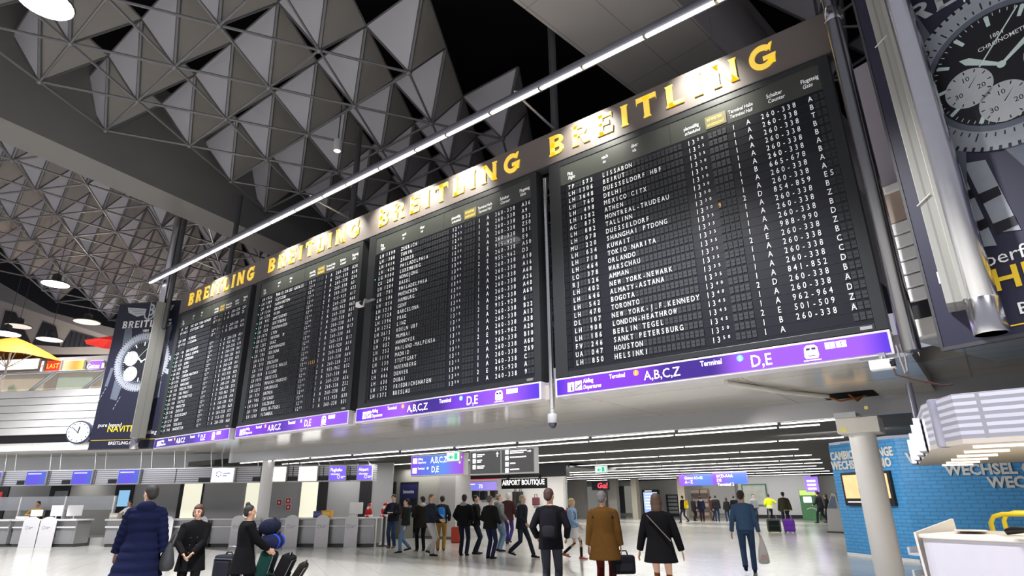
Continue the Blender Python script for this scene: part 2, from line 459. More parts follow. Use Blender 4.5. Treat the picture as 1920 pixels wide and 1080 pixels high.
# ------------------------------------------------------------------ the four split-flap departure boards
BX = [-24.91, -19.01, -12.95, -6.645]        # left edges on the plane y = 10
BW = 5.87; BY = 10.0
Z0, Z1, Z2, Z3 = 3.558, 3.925, 8.855, 9.73     # sign strip, board, header
M_case = mat('board_casing', (.030, .032, .034), .38, .25, noise=.04)
M_face = mat('board_face_glass', (.009, .010, .015), .3, noise=0, spec=.45, coat=.2)
M_flap = mat('blank_flaps', (.027, .029, .034), .6, noise=.06, spec=.3)
M_char = mat('flap_characters', (.80, .80, .80), .5, noise=0, emit=.28, ecol=(.9, .92, 1))
M_ychar = mat('flap_characters_amber', (.85, .5, .08), .5, noise=0, emit=.15)
M_slot = mat('status_slot', (.004, .004, .006), .35, noise=0)
M_strip_frame = mat('strip_frame', (.62, .58, .66), .4, noise=.03)
M_print = glow('backlit_white', (1, .97, 1), 1.25)
M_orange = glow('backlit_orange', (1, .22, .03), 1.0)
M_blue = glow('backlit_blue', (.10, .42, .95), 1.0)
M_ink = mat('dark_ink', (.03, .01, .08), .5, noise=0)
V = (.26, .045, .86); D_ = (.035, .012, .27); Bl = (.09, .03, .8); Lv = (.40, .12, 1.0); Nv = (.055, .03, .32)
STRIPM = [ramp_emit('strip_light_1', [(0, (.05, .035, .33)), (.25, Nv), (.52, Nv), (.66, (.2, .06, .85)), (.85, Lv), (1, (.22, .06, .9))], 1.0, length=BW),
          ramp_emit('strip_light_2', [(0, (.2, .06, .8)), (.1, V), (.3, (.2, .04, .7)), (.45, (.1, .03, .5)), (.7, Lv), (1, (.3, .1, .95))], 1.0, length=BW),
          ramp_emit('strip_light_3', [(0, Bl), (.1, V), (.3, Lv), (.40, D_), (.5, D_), (.62, (.2, .05, .8)), (.85, Lv), (1, Bl)], 1.0, length=BW),
          ramp_emit('strip_light_4', [(0, (.06, .02, .75)), (.07, V), (.3, V), (.42, D_), (.54, D_), (.64, Lv), (.92, Lv), (1, Bl)], 1.0, length=BW)]
F4 = [('TP', '573', 'LISSABON', '20', '1', 'A', '260-338', 'A'), ('LH', '1306', 'BEIRUT', '25', '1', 'A', '260-338', 'B'), ('LH', '3648', 'DUESSELDORF HBF', '25', '1', 'A', '260-338', 'T'),
      ('LH', '760', 'DELHI', '30', '1', 'A', '260-338', 'B'), ('LH', '498', 'MEXICO CITX', '30', '1', 'A', '260-338', 'B'), ('LH', '1282', 'ATHEN', '30', '1', 'A', '260-338', 'A'),
      ('AC', '875', 'MONTREAL-TRUDEAU', '30', '1', 'B', '665-678', 'B'), ('LH', '882', 'TALLINN', '30', '1', 'A', '260-338', 'A'), ('LH', '078', 'DUESSELDORF', '30', '1', 'A', '260-338', 'A'),
      ('MU', '220', 'SHANGHAI PTDONG', '30', '2', 'D', '854-859', 'E5'), ('LH', '634', 'KUWAIT', '35', '1', 'A', '260-338', 'B'), ('LH', '710', 'TOKIO NARITA', '35', '1', 'A', '260-338', 'Z'),
      ('LH', '464', 'ORLANDO', '35', '1', 'A', '260-338', 'B'), ('LO', '378', 'WARSCHAU', '35', '1', 'A', '988-990', 'D'), ('RJ', '126', 'AMMAN', '35', '2', 'E', '260-338', 'Z'),
      ('LH', '402', 'NEW YORK-NEWARK', '35', '1', 'A', '260-338', 'B'), ('LH', '646', 'ALMATY-ASTANA', '35', '1', 'A', '260-338', 'C'), ('LH', '542', 'BOGOTA', '35', '1', 'A', '260-338', 'C'),
      ('LH', '470', 'TORONTO', '40', '1', 'A', '841-852', 'D'), ('DL', '107', 'NEW YORK-J.F.KENNEDY', '40', '2', 'D', '260-338', 'B'), ('LH', '908', 'LONDON-HEATHROW', '45', '1', 'A', '260-338', 'A'),
      ('LH', '186', 'BERLIN TEGEL', '45', '1', 'A', '962-964', 'D'), ('FV', '246', 'SANKT PETERSBURG', '45', '2', 'E', '501-509', 'Z'), ('UA', '047', 'HOUSTON', '50', '1', 'B', '260-338', 'A'),
      ('LH', '850', 'HELSINKI', '50', '1', 'A', '', '')]
def mk(codes, nums, cities, gates, mins, hour):
    out = []
    for i, c in enumerate(cities):
        h = 'A'; t = '1'; cn = '260-338'
        if i % 9 == 5: h, t, cn = 'E', '2', '915-920'
        if i % 11 == 7: h, t, cn = 'E', '2', '955-962'
        out.append((codes[i], nums[i], c, mins[i], t, h, cn, gates[i]) if c else None)
    return out
_c3 = 'ZUERICH,TURIN,ZAGREB,PHILADELPHIA,LUXEMBURG,HONGJONG,BASEL,PHILADELPHIA,MUENCHEN,HAMBURG,GENF,BARCELONA,PRAG,LINZ,KOELN UBF,MUMBAI,HANNOVER,MAILAND-MALPENSA,MADRID,STUTTGART,NUERNBERG,DENVER,DUBAI,FRIEDRICHSHAFEN,BRESLAU'.split(',')
F3 = mk('LH LH LH LH LG CX LH US LH LH LH LH LH LH LH LH LH LH LH LH LH LH LH LH LH'.split(), '1190 300 1414 426 9304 288 1204 701 106 016 1218 1128 1396 1252 3612 756 052 252 1114 130 144 446 630 372 1372'.split(), _c3,
        'A36 A9 B33 Z50 B11 E9 A50 D3 A18 A16 A68 A26 A40 A69 6 B22 A13 A28 A20 B10 A60 Z69 C A 9'.split(), '55 55 55 55 55 55 00 00 05 05 05 05 05 05 10 10 10 15 15 15 15 15 20 20 20'.split(), '')
_c2 = 'PARIS-CH.DE GAULLE,AZETZON,WASHINGTON,GRAGNG,WIEN,AMSTERDAM,GOETEBORG,KOPENHAGEN,LYON,VERONA  M,GRAZ,KOPENHAGEN,BOLOGNA,OSLO,DRESDEN,LEIPZIG HALLE,BILLUND,BRUESSEL,MOSKAU-VNUKOVO,INNSBRUCK,BREMEN,CHICAGO,SALZBURG,BERLIN-TEGEL,ISTANBUL'.split(',')
F2 = mk(['LH'] * 9 + ['EN', 'OS', 'SK'] + ['LH'] * 13, '1026 1384 418 1266 1238 992 816 828 1076 6250 1282 1628 286 6156 210 160 838 1010 1476 1272 354 906 1104 184 1300'.split(), _c2,
        'A38 A18 Z34 A3 A22 A17 A60 A63 A52 B7 A19 B13 A6 B12 A14 A3 A64 Z11 B32 A6 A56 Z22 A7 A30 B31'.split(), ['35'] * 6 + ['40'] * 6 + ['45'] * 8 + ['50'] * 5, '')
_c1 = ['WRT NEW YORK-NEWARK', 'STUTTGART HBF', '', 'FLORENZ', 'LISSABON', '', 'DUESSELDORF', 'KUALA LUMPUR', 'MUENCHEN', 'DUBAI', 'KAIRO', 'NIZZA', 'LONDON-HEATHROW', 'BUDAPEST', 'WARSCHAU', 'BERLIN-TEGEL', 'SAO PAULO', 'SAN FRANCISCO', 'SEATTLE', 'MUENSTER', 'ZUERICH', 'DUESSELDORF', 'GENF', 'TOULOUSE', 'MANCHESTER']
F1 = mk(['LH'] * 25, '447 3650 0 1300 1172 0 80 6 114 630 580 1062 902 1336 1350 176 506 454 490 240 1186 76 1210 1094 940'.split(), _c1,
        'Z69 Z6 0 A14 A26 0 A24 D5 A18 B47 B43 A22 A61 A28 A20 A13 Z56 Z20 Z18 A36 A24 A28 A27 A77 A68'.split(), ['15'] * 6 + ['20'] * 8 + ['25'] * 11, '')
FL_ALL = [F1, F2, F3, F4]
HOUR = ['12', '12', '13', '13']
def cell_text(mb, txt, x, z, pitch, h, wx=.74, mi=0):
    for i, ch in enumerate(txt):
        if ch == ' ': continue
        v_, f_, w = glyphs(ch, .0)
        ww = w * h * wx; k = 1.0
        if ww > .072 * pitch / .0895: k = .072 * pitch / .0895 / ww
        dz = h * .42 if ch == '-' and False else 0
        X = x + i * pitch - ww * k / 2
        mb.add([(X + a * h * wx * k, -.024, z + b * h + dz) for a, b in v_], f_, mi)
COLS = [('a', .535, 2, .0975), ('b', .73, 1, .0975), ('f', .80, 4, .0975), ('c', 1.40, 20, .0895), ('p', 3.29, 2, .0895), ('s', 3.47, 2, .085), ('e', 3.71, 4, .0895), ('t', 4.155, 1, .09), ('h', 4.425, 1, .09), ('n', 4.68, 7, .0895), ('g', 5.48, 3, .0895)]
where = ['next to the dark banner at far left', 'second from the left', 'third from the left, left of the thin steel pole', 'right of the thin steel pole']
for bi in range(4):
    b = thing('departure_board', 'black split-flap departure board, ' + where[bi], 'departure board', (BX[bi], BY, Z0), 0, 'departure boards over the hall')
    b.scale.x = (5.53, 5.76, 5.95, 5.85)[bi] / BW
    m = MB()
    zt, zb = Z2 - Z0, Z1 - Z0 + .02
    m.box(0, BW, .03, .28, zb, zt)
    for x0, x1, z0, z1 in ((0, .30, zb, zt), (5.70, BW, zb, zt), (.30, 5.70, zb, zb + .10), (.30, 5.70, zt - .13, zt)):
        m.box(x0, x1, -.005, .03, z0, z1)
    m.build('casing', M_case, b, bevel=.006)
    m = MB(); m.box(.302, 5.698, .012, .03, zb + .1, zt - .13); m.build('face', M_face, b)
    m = MB(); m.box(.303, 5.697, .008, .013, 4.68, zt - .13); m.build('heading_sheen_panel', mat('heading_sheen_tone', (.050, .054, .048), .3, noise=.05, spec=.6), b)  # lighter grey-green tone stands in for the light sheen on the glass
    # column headings
    m = MB()
    H = zt - .13
    def head(x, z, a, c, h=.085, mi=0):
        m.text(a, x, z + .11, h, .0, .72, .01, mi=mi); m.text(c, x + .01, z, h, .0, .72, .006, shear=.18, mi=mi)
    zh = 4.82
    head(.50, zh - .06, 'Flug', 'Flight'); head(1.38, zh + .02, 'nach', 'to'); head(2.08, zh + .02, 'über', 'via')
    head(3.22, zh - .06, 'planmäßig', 'scheduled', .078); head(4.10, zh - .06, 'Terminal', 'Terminal', .078); head(4.40, zh - .06, 'Halle', 'Hall', .078)
    head(4.80, zh - .04, 'Schalter', 'Counter'); head(5.39, zh - .02, 'Flugsteig', 'Gate')
    m.build('heading_lettering', M_char, b, recalc=False)
    m = MB(); m.box(3.655, 4.055, -.006, .012, zh - .10, zh + .16)
    pl = m.build('heading_plate', mat('olive_plate', (.16, .14, .06), .5, noise=.08), b)
    m = MB(); m.text('erwartet', 3.69, zh + .06, .085, -.008, .72, .012); m.text('estimated', 3.68, zh - .06, .085, -.008, .70, .012, shear=.18)
    m.build('lettering', M_ychar, pl, recalc=False)
    m = MB(); m.box(5.50, 5.66, -.008, 0, zb + .03, zb + .08); m.build('maker_plate', M_steel, b)
    m = MB(); m.box(2.93, 2.936, .002, .012, zh - .12, H); m.build('glass_joint', M_case, b)
    # 25 rows of flaps
    for r in range(25):
        zc = 8.12 - r * .1637 - Z0
        row = FL_ALL[bi][r]
        m = MB()
        m.box(.44, 5.70, .006, .012, zc - .081, zc - .076, 1)
        m.box(.305, .425, .0, .012, zc - .07, zc + .07, 2)
        for key_, x0, n, pt in COLS:
            if key_ == 's': continue
            for i in range(n):
                if key_ in 'pthn' or (key_ == 'g' and False): continue
                xx = x0 + i * pt
                for dz0, dz1 in ((-.060, -.003), (.003, .060)):
                    m.box(xx - pt * .40, xx + pt * .40, -.004, .012, zc + dz0, zc + dz1, 0)
        rw = m.build('flap_row', [M_flap, M_case, M_slot], b, recalc=False)
        if row:
            a, n, c, mn, t, h, cn, g = row
            m = MB(); hh = .108; zz = zc - hh / 2
            m.M = Matrix.Translation((0, .018, 0))
            cell_text(m, a, .535, zz, .0975, hh)
            cell_text(m, n, .80 + (4 - len(n)) * .0975, zz, .0975, hh)
            cell_text(m, c, 1.40, zz, .0895, hh)
            hr = HOUR[bi] if not (bi == 2 and r < 6) else '12'
            cell_text(m, hr, 3.29, zz, .0895, hh)
            cell_text(m, mn, 3.475, zz + .045, .085, .062, .9)
            cell_text(m, t, 4.155, zz, .09, hh); cell_text(m, h, 4.425, zz, .09, hh)
            cell_text(m, cn, 4.68, zz, .0895, hh); cell_text(m, g, 5.48, zz, .0895, hh)
            m.build('lettering', M_char, rw, recalc=False)
        if (bi, r) in ((3, 9), (1, 16), (0, 1), (0, 3)):
            m = MB(Matrix.Translation((0, .018, 0))); cell_text(m, {(3, 9): '9', (1, 16): '1255', (0, 1): '70', (0, 3): '2'}[(bi, r)], 3.71, zc - .05, .0895, .1); m.build('estimate_lettering', M_ychar, rw, recalc=False)
        if bi == 1 and r in (1, 3, 5, 6, 7, 8, 9, 10, 12, 22) or bi == 0 and r > 5 or bi == 2 and r == 4:
            m = MB(); m.ell((.365, -.004, zc), (.016, .012, .016), 8, 6); m.build('status_light', glow('green_status', (.1, .9, .5), 1.2), b, smooth=True)
    # backlit sign strip under the board
    st = MB(); st.box(0, BW, -.03, .3, 0, Z1 - Z0)
    sp_ = st.build('sign_strip', M_strip_frame, b, bevel=.008)
    m = MB(); m.box(.045, BW - .045, -.04, -.028, .035, Z1 - Z0 - .035); m.build('backlit_panel', STRIPM[bi], sp_)
    m = MB(); y = -.043; zc = (Z1 - Z0) / 2
    m.rect(.30, .45, .07, .25, y); m.rect(.475, .63, .08, .26, y)
    m.text('Abflug', .66, .205, .085, y, .76, .014); m.text('Departures', .66, .085, .085, y, .74, .008, shear=.18)
    m.text('Terminal', 1.24, .215, .085, y, .8, .014); m.text('A,B,C,Z', 1.95, .10, .17, y, .92, .004)
    m.text('Terminal', 3.02, .205, .095, y, .8, .014); m.text('D,E', 3.87, .08, .20, y, .85, .012)
    m.prism([(4.70, .09), (4.87, .09), (4.89, .13), (4.88, .26), (4.84, .30), (4.73, .30), (4.69, .26), (4.68, .13)], y, y + .004)
    m.rect(4.66, 4.91, .055, .07, y)
    m.rect(4.99, 5.13, .20, .30, y); m.rect(5.145, 5.285, .20, .30, y)
    m.build('lettering', M_print, sp_, recalc=False)
    m = MB(); y2 = y - .004
    m.text('i', .395, .085, .13, y2, 1.2, .03, 'c'); m.tube([(.50, y2, .13), (.545, y2, .15), (.615, y2, .205)], .010, 6); m.tube([(.50, y2, .185), (.56, y2, .165)], .008, 6); m.tube([(.5, y2, .12), (.54, y2, .115)], .006, 5)
    m.rect(4.715, 4.775, .22, .255, y2); m.rect(4.795, 4.855, .22, .255, y2); m.rect(4.73, 4.84, .125, .137, y2)
    m.text('S', 5.06, .215, .07, y2, .9, 0, 'c'); m.text('T', 5.215, .215, .07, y2, .9, 0, 'c')
    m.build('pictogram', M_ink, sp_, recalc=False)
    for nm, x, mm, ch, zc_ in (('number_disc', 1.80, M_orange, '1', .255), ('number_disc', 3.70, M_blue, '2', .25)):
        m = MB(); m.disc(x, zc_, .055, y2); dsk = m.build(nm, mm, sp_, recalc=False)
        m = MB(); m.text(ch, x, zc_ - .035, .07, y2 - .003, 1, .01, 'c'); m.build('lettering', M_print, dsk, recalc=False)

# ------------------------------------------------------------------ header panel with four wordmarks
HX0, HX1 = -24.95, -.64
Z2 = 8.88
hd = thing('header_panel', 'long dark brown header panel with yellow lettering above all four departure boards', 'sign', (HX0, BY, Z2), 0)
M_head = mat('brown_header_enamel', (.115, .095, .088), .5, noise=.05, nscale=.6)
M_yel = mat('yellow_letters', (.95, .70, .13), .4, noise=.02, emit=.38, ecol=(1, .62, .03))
m = MB(); m.box(0, HX1 - HX0, 0, .26, 0, Z3 - Z2); m.box(0, HX1 - HX0, -.012, .27, -.008, .012, 1); m.box(HX1 - HX0 - .02, HX1 - HX0 + .01, -.012, .27, 0, Z3 - Z2, 1)
m.build('panel', [M_head, M_dark], hd, bevel=.01)
def serif_word(mb, word, x, z, h, gap, y0, y1, mi=0):
    """heavy serif capitals: stems with flared ends"""
    s = .25; fl = .055
    def P(pts): mb.prism([(x + a * h, z + b * h) for a, b in pts], y0, y1, mi)
    def stem(a, w=s): P([(a - fl, 0), (a + w + fl, 0), (a + w, .10), (a + w, .90), (a + w + fl, 1), (a - fl, 1), (a, .90), (a, .10)])
    def arc(cx, cz, r0, r1, a0, a1, sx=1., n=14): mb.arcband(x + cx * h, z + cz * h, r0 * h, r1 * h, a0, a1, y0, y1, n, sx, mi)
    X0 = x
    for ch in word:
        if ch == 'B':
            stem(.05); w = .82
            for cz, r in ((.745, .255), (.265, .265)):
                arc(.46, cz, r - .16, r, -PI / 2, PI / 2, 1.25)
                P([(.1, cz + r - .16), (.46, cz + r - .16), (.46, cz + r), (.1, cz + r)]); P([(.1, cz - r), (.46, cz - r), (.46, cz - r + .15), (.1, cz - r + .15)])
        elif ch == 'R':
            stem(.05); w = .88; cz, r = .72, .28
            arc(.46, cz, r - .16, r, -PI / 2, PI / 2, 1.25)
            P([(.1, cz + r - .16), (.46, cz + r - .16), (.46, cz + r), (.1, cz + r)]); P([(.1, cz - r), (.46, cz - r), (.46, cz - r + .15), (.1, cz - r + .15)])
            P([(.38, .50), (.62, .50), (.92, 0), (.62, 0)])
        elif ch == 'E':
            stem(.05); w = .74
            P([(.1, .84), (.72, .84), (.76, .70), (.76, 1.0), (.1, 1.0)]); P([(.1, 0), (.76, 0), (.80, .30), (.72, .16), (.1, .16)]); P([(.1, .44), (.58, .44), (.62, .38), (.62, .64), (.58, .58), (.1, .58)])
        elif ch == 'I':
            stem(.06); w = .36
        elif ch == 'T':
            stem(.30); w = .84
            P([(0, .82), (.85, .82), (.88, .68), (.88, 1.03), (-.03, 1.03), (-.03, .68)])
        elif ch == 'L':
            stem(.05); w = .74
            P([(.1, 0), (.76, 0), (.80, .32), (.72, .17), (.1, .17)])
        elif ch == 'N':
            stem(.05, .2); stem(.72, .2); w = .96
            P([(.02, 1), (.30, 1), (.95, 0), (.67, 0)])
        elif ch == 'G':
            w = .92; arc(.50, .5, .30, .52, .25 * PI, 1.84 * PI, .92, 26)
            P([(.52, .33), (.52, .50), (.99, .52), (.96, .40), (.93, .12), (.70, .12), (.70, .35)]); P([(.80, .64), (.92, 1.02), (.80, .98), (.72, .84)])
        x += (w + gap) * h
    return x - gap * h - X0
for k, (xa, xb) in enumerate(((-24.17, -19.34), (-18.38, -13.50), (-12.58, -7.49), (-6.60, -1.60))):
    m = MB(); w = serif_word(m, 'BREITLING', 0, 0, .50, .44, 0, .03)
    kx = (xb - xa) / w
    for v in m.v: v.x = v.x * kx + (xa - HX0); v.y = v.y - .032; v.z = v.z + .20
    m.build('lettering', M_yel, hd, recalc=False)

# ------------------------------------------------------------------ light bar above and in front of the header
LBY, LBZ = 9.1, 10.26
lb = thing('light_bar', 'long grey tube carrying a white light strip above the header', 'light fixture', (0, LBY, LBZ), 0)
m = MB(); m.tube([(-25.85, 0, .05), (-1.0, 0, .05)], .125, 16); m.build('tube', mat('light_bar_grey', (.17, .17, .20), .35, .4, noise=.04), lb, smooth=True)
M_led = glow('white_light_strip', (1, .99, .95), 4.0)
M_led2 = glow('white_light_strip_dim', (1, .99, .97), 1.5)
xs = -25.83; k = 0
while xs < -1.05:
    L = 1.42 if k % 3 else 1.1
    m = MB(); m.box(xs, min(xs + L - .05, -1.02), -.105, -.03, -.115, -.075); m.build('light_strip', M_led if k % 5 != 3 else M_led2, lb)
    m = MB(); m.box(xs + L - .06, xs + L - .01, -.115, -.02, -.122, -.06); m.build('joint_clip', M_steel, lb)
    xs += L; k += 1
for x in (-22.35, -14.65, -6.8):
    m = MB(); m.tube([(x, 0, .06), (x + .05, 1.4, -.12)], .03, 8); m.tube([(x - .06, -.1, .16), (x + .06, .02, .16)], .03, 8); m.build('bracket', M_steel, lb, smooth=True)
for x in (-21.9, -17.2, -15.6, -14.0, -12.3, -10.9, -9.3, -5.6, -3.0):
    e = 60 if x in (-21.75, -5.4, -2.9) else 62
    lamp('header_spot', 'SPOT', (x, -.02, -.17), e * 10.5, (1, .97, .86), None, .04, spot=80, blend=1, parent=lb).rotation_euler = (Vector((x, BY - .03, 9.16)) - Vector((x, LBY - .02, LBZ - .17))).to_track_quat('-Z', 'Y').to_euler()
# ------------------------------------------------------------------ steel poles around the boards
def pole(name, label, x, y, r, z0, z1, collars=(), m_=None, cat='pole'):
    t = thing(name, label, cat, (x, y, z0))
    m = MB(); m.lathe([(r * .9, 0), (r, .01), (r, z1 - z0)], 24); m.build('tube', m_ or M_chrome, t, smooth=True)
    for z in collars:
        m = MB(); m.lathe([(r * 1.04, z - z0), (r * 1.1, z - z0 + .01), (r * 1.1, z - z0 + .24), (r * 1.04, z - z0 + .25)], 24)
        m.box(r * .9, r * 1.35, -.05, .05, z - z0 + .03, z - z0 + .2); m.build('collar', M_chrome, t, smooth=True)
    return t
M_dchrome = mat('dark_polished_steel', (.20, .20, .21), .22, 1., noise=.06)
pole('steel_pole', 'dark polished steel pole hanging beside the right end of the departure boards', -.55, 9.3, .114, 3.43, 15, (8.9, 9.35), M_dchrome)
pole('steel_pole', 'thin bright steel pole in the gap between the two nearest departure boards', -6.79, 10.05, .05, 3.36, 8.6)
for x, w_ in ((-6.75, 'behind the header between its third and fourth word'), (-14.6, 'behind the header at its third word'), (-22.3, 'behind the header at its first word'), (-25.45, 'at the left end of the light bar')):
    y = 10.5; z0 = 3.86 if x > -25 else 8.3
    pole('support_post', 'dark steel post ' + w_, x, y if x > -25 else 9.75, .095, z0, 13.6, (), M_dark)
for nm, lab, ox, oy, dz in (('banner_mast', 'thick brushed steel mast with a perforated flange before the large watch banner', .275, 8.4, -.12), ('banner_mast', 'thick steel mast with a perforated flange before the narrow banner at left', -25.75, 9.62, .1)):
    t = thing(nm, lab, 'mast', (ox, oy, 3.46 + dz))
    m = MB(); m.lathe([(.15, 0), (.16, .012), (.16, 12)], 28); m.build('tube', M_chrome, t, smooth=True)
    right = ox > -5
    m = MB()
    if right: m.box(-.33, -.16, -.02, .45, .42, 12); m.box(-.17, -.10, -.10, .1, .42, 12)
    else: m.box(.10, .20, -.26, .26, .42, 5.85); m.box(.06, .16, -.1, .1, .42, 5.85)
    m.build('flange_plate', M_grille, t, bevel=.006)
    m = MB(); m.lathe([(.163, .0), (.168, .01), (.168, .40), (.163, .41)], 28); m.build('end_sleeve', M_chrome, t, smooth=True)
    if right:
        for z in (4.15, 1.7):
            m = MB(); m.tube([(-.36, -.03, z), (-.20, -.03, z + .12)], .008, 6); m.build('wire_tie', M_offw, t)

# ------------------------------------------------------------------ watch banners (flat printed cloth panels)
M_navy = mat('navy_banner_print', (.014, .015, .032), .42, noise=.04, nscale=2)
M_navy2 = mat('navy_banner_print_large', (.022, .022, .045), .38, noise=.08, nscale=1.2)
M_silver = mat('print_silver', (.27, .29, .33), .45, noise=.10, nscale=9)
M_silver2 = mat('print_pale', (.42, .44, .47), .45, noise=.05, nscale=5)
M_mid = mat('print_steel_grey', (.10, .115, .15), .45, noise=.15, nscale=6)
M_ptx = mat('print_white', (.80, .80, .80), .5, noise=0)
M_pye = mat('print_yellow', (.82, .56, .03), .5, noise=0)
M_pdk = mat('print_black', (.008, .008, .012), .45, noise=0)
M_glowp = mat('print_pale_mint', (.50, .62, .60), .45, noise=.05)
def watch(par, cx, cz, r, rot=0., y=-.012, subs=((-.42, .12, .26), (-.34, -.42, .26), (.40, -.2, .26)), big=False):
    def ringpart(name, mt, r0, r1, dy, n=48):
        m = MB(); m.arcband(cx, cz, r0 * r, r1 * r, 0, 2 * PI, y + dy, None, n); return m.build(name, mt, par, recalc=False)
    def disc(name, mt, x, z, q, dy):
        m = MB(); m.disc(cx + x * r, cz + z * r, q * r, y + dy, 36); return m.build(name, mt, par, recalc=False)
    # lugs, crown and pushers
    for sx in (-1, 1):
        for sz in (-1, 1):
            m = MB(); m.poly([(cx + sx * .55 * r, y, cz + sz * .78 * r), (cx + sx * .88 * r, y, cz + sz * .55 * r), (cx + sx * .92 * r, y, cz + sz * 1.25 * r), (cx + sx * .66 * r, y, cz + sz * 1.32 * r)])
            m.build('lug', M_mid, par, recalc=False)
    m = MB(); a = math.radians(-20) + rot
    for da, l in ((0, .22), (.42, .18), (-.42, .18)):
        ca, sa = math.cos(a + da), math.sin(a + da)
        m.poly([(cx + r * (.98 * ca - .07 * sa), y, cz + r * (.98 * sa + .07 * ca)), (cx + r * ((1 + l) * ca - .09 * sa), y, cz + r * ((1 + l) * sa + .09 * ca)), (cx + r * ((1 + l) * ca + .09 * sa), y, cz + r * ((1 + l) * sa - .09 * ca)), (cx + r * (.98 * ca + .07 * sa), y, cz + r * (.98 * sa - .07 * ca))])
    m.build('crown', M_silver, par, recalc=False)
    ringpart('bezel', M_silver, .80, 1.04, -.002)
    m = MB()
    for k in range(72):
        a = k * PI / 36
        m.arcband(cx, cz, .99 * r, 1.04 * r, a, a + .03, y - .003, None, 1)
    for k in range(60):
        a = k * PI / 30; m.arcband(cx, cz, .82 * r, (.87 if k % 5 else .92) * r, a, a + .018, y - .003, None, 1)
    m.build('bezel_marks', M_pdk, par, recalc=False)
    if big:
        m = MB()
        for t, a in (('15', 200), ('30', 285), ('45', 140), ('60', 40)):
            aa = math.radians(a); M0 = m.M; m.M = Matrix.Translation((cx + .95 * r * math.cos(aa), y - .005, cz + .95 * r * math.sin(aa))) @ Matrix.Rotation(-(aa - PI / 2), 4, 'Y')
            m.text(t, 0, -.065 * r, .13 * r, 0, 1.25, .01, 'c'); m.M = M0
        m.build('bezel_numerals', M_pdk, par, recalc=False)
    ringpart('chapter_ring', M_mid, .72, .80, -.003)
    disc('dial', M_pdk, 0, 0, .73, -.004)
    m = MB()
    for k in range(12):
        a = k * PI / 6
        m.arcband(cx, cz, .56 * r, .70 * r, a - .035, a + .035, y - .006, None, 2)
    for k in range(60): m.arcband(cx, cz, .67 * r, .71 * r, k * PI / 30, k * PI / 30 + .012, y - .006, None, 1)
    m.build('hour_markers', M_glowp, par, recalc=False)
    for x, z, q in subs:
        disc('subdial', M_silver2, x, z, q, -.008)
        m = MB()
        for k in range(12): m.arcband(cx + x * r, cz + z * r, q * .78 * r, q * .93 * r, k * PI / 6, k * PI / 6 + .06, y - .010, None, 1)
        m.poly([(cx + x * r - .008 * r, y - .010, cz + z * r), (cx + x * r + .008 * r, y - .010, cz + z * r), (cx + (x + q * .5) * r, y - .010, cz + (z + q * .55) * r)])
        if big:
            for t_, dx_, dz_ in (('10', .0, .5), ('20', .5, -.15), ('30', -.45, -.2)): m.text(t_, cx + (x + q * dx_) * r, cz + (z + q * dz_ - .03) * r, .065 * r, y - .010, 1, .005, 'c')
        m.build('subdial_marks', M_pdk, par, recalc=False)
    m = MB()
    for a, l, w in ((2.45, .48, .045), (.55, .66, .04)):
        ca, sa = math.cos(a), math.sin(a)
        m.poly([(cx - w * r * sa * .4, y - .013, cz + w * r * ca * .4), (cx + r * (l * .8 * ca - w * sa), y - .013, cz + r * (l * .8 * sa + w * ca)), (cx + r * l * ca, y - .013, cz + r * l * sa), (cx + r * (l * .8 * ca + w * sa), y - .013, cz + r * (l * .8 * sa - w * ca)), (cx + w * r * sa * .4, y - .013, cz - w * r * ca * .4)])
    m.tube([(cx - .2 * r, y - .014, cz + .1 * r), (cx + .3 * r, y - .014, cz + .62 * r)], .008 * r, 5)
    m.disc(cx, cz, .045 * r, y - .015)
    m.build('hands', M_glowp, par, recalc=False)

def wings(par, x, z, h, y, mt):
    m = MB()
    for s_ in (-1, 1):
        m.poly([(x + s_ * .30 * h, y, z + .62 * h), (x + s_ * 1.75 * h, y, z + .80 * h), (x + s_ * 1.6 * h, y, z + .42 * h), (x + s_ * .9 * h, y, z + .10 * h), (x + s_ * .34 * h, y, z + .2 * h)])
    m.arcband(x, z + .22 * h, .30 * h, .40 * h, PI, 2 * PI, y - .001, None, 14)
    m.rect(x - .05 * h, x + .03 * h, z - .1 * h, z + 1.15 * h, y - .002)
    m.arcband(x + .02 * h, z + .72 * h, .12 * h, .24 * h, -PI / 2, PI / 2, y - .002, None, 10, 1.2); m.arcband(x + .02 * h, z + .36 * h, .14 * h, .26 * h, -PI / 2, PI / 2, y - .002, None, 10, 1.2)
    m.build('emblem', mt, par, recalc=False)
    m = MB()
    for s_ in (-1, 1):
        for k in range(3): m.poly([(x + s_ * .4 * h, y - .002, z + (.52 - .1 * k) * h), (x + s_ * (1.6 - .25 * k) * h, y - .002, z + (.66 - .16 * k) * h), (x + s_ * (1.6 - .25 * k) * h, y - .002, z + (.635 - .16 * k) * h), (x + s_ * .4 * h, y - .002, z + (.50 - .1 * k) * h)])
    m.build('emblem_feathers', M_navy, par, recalc=False)

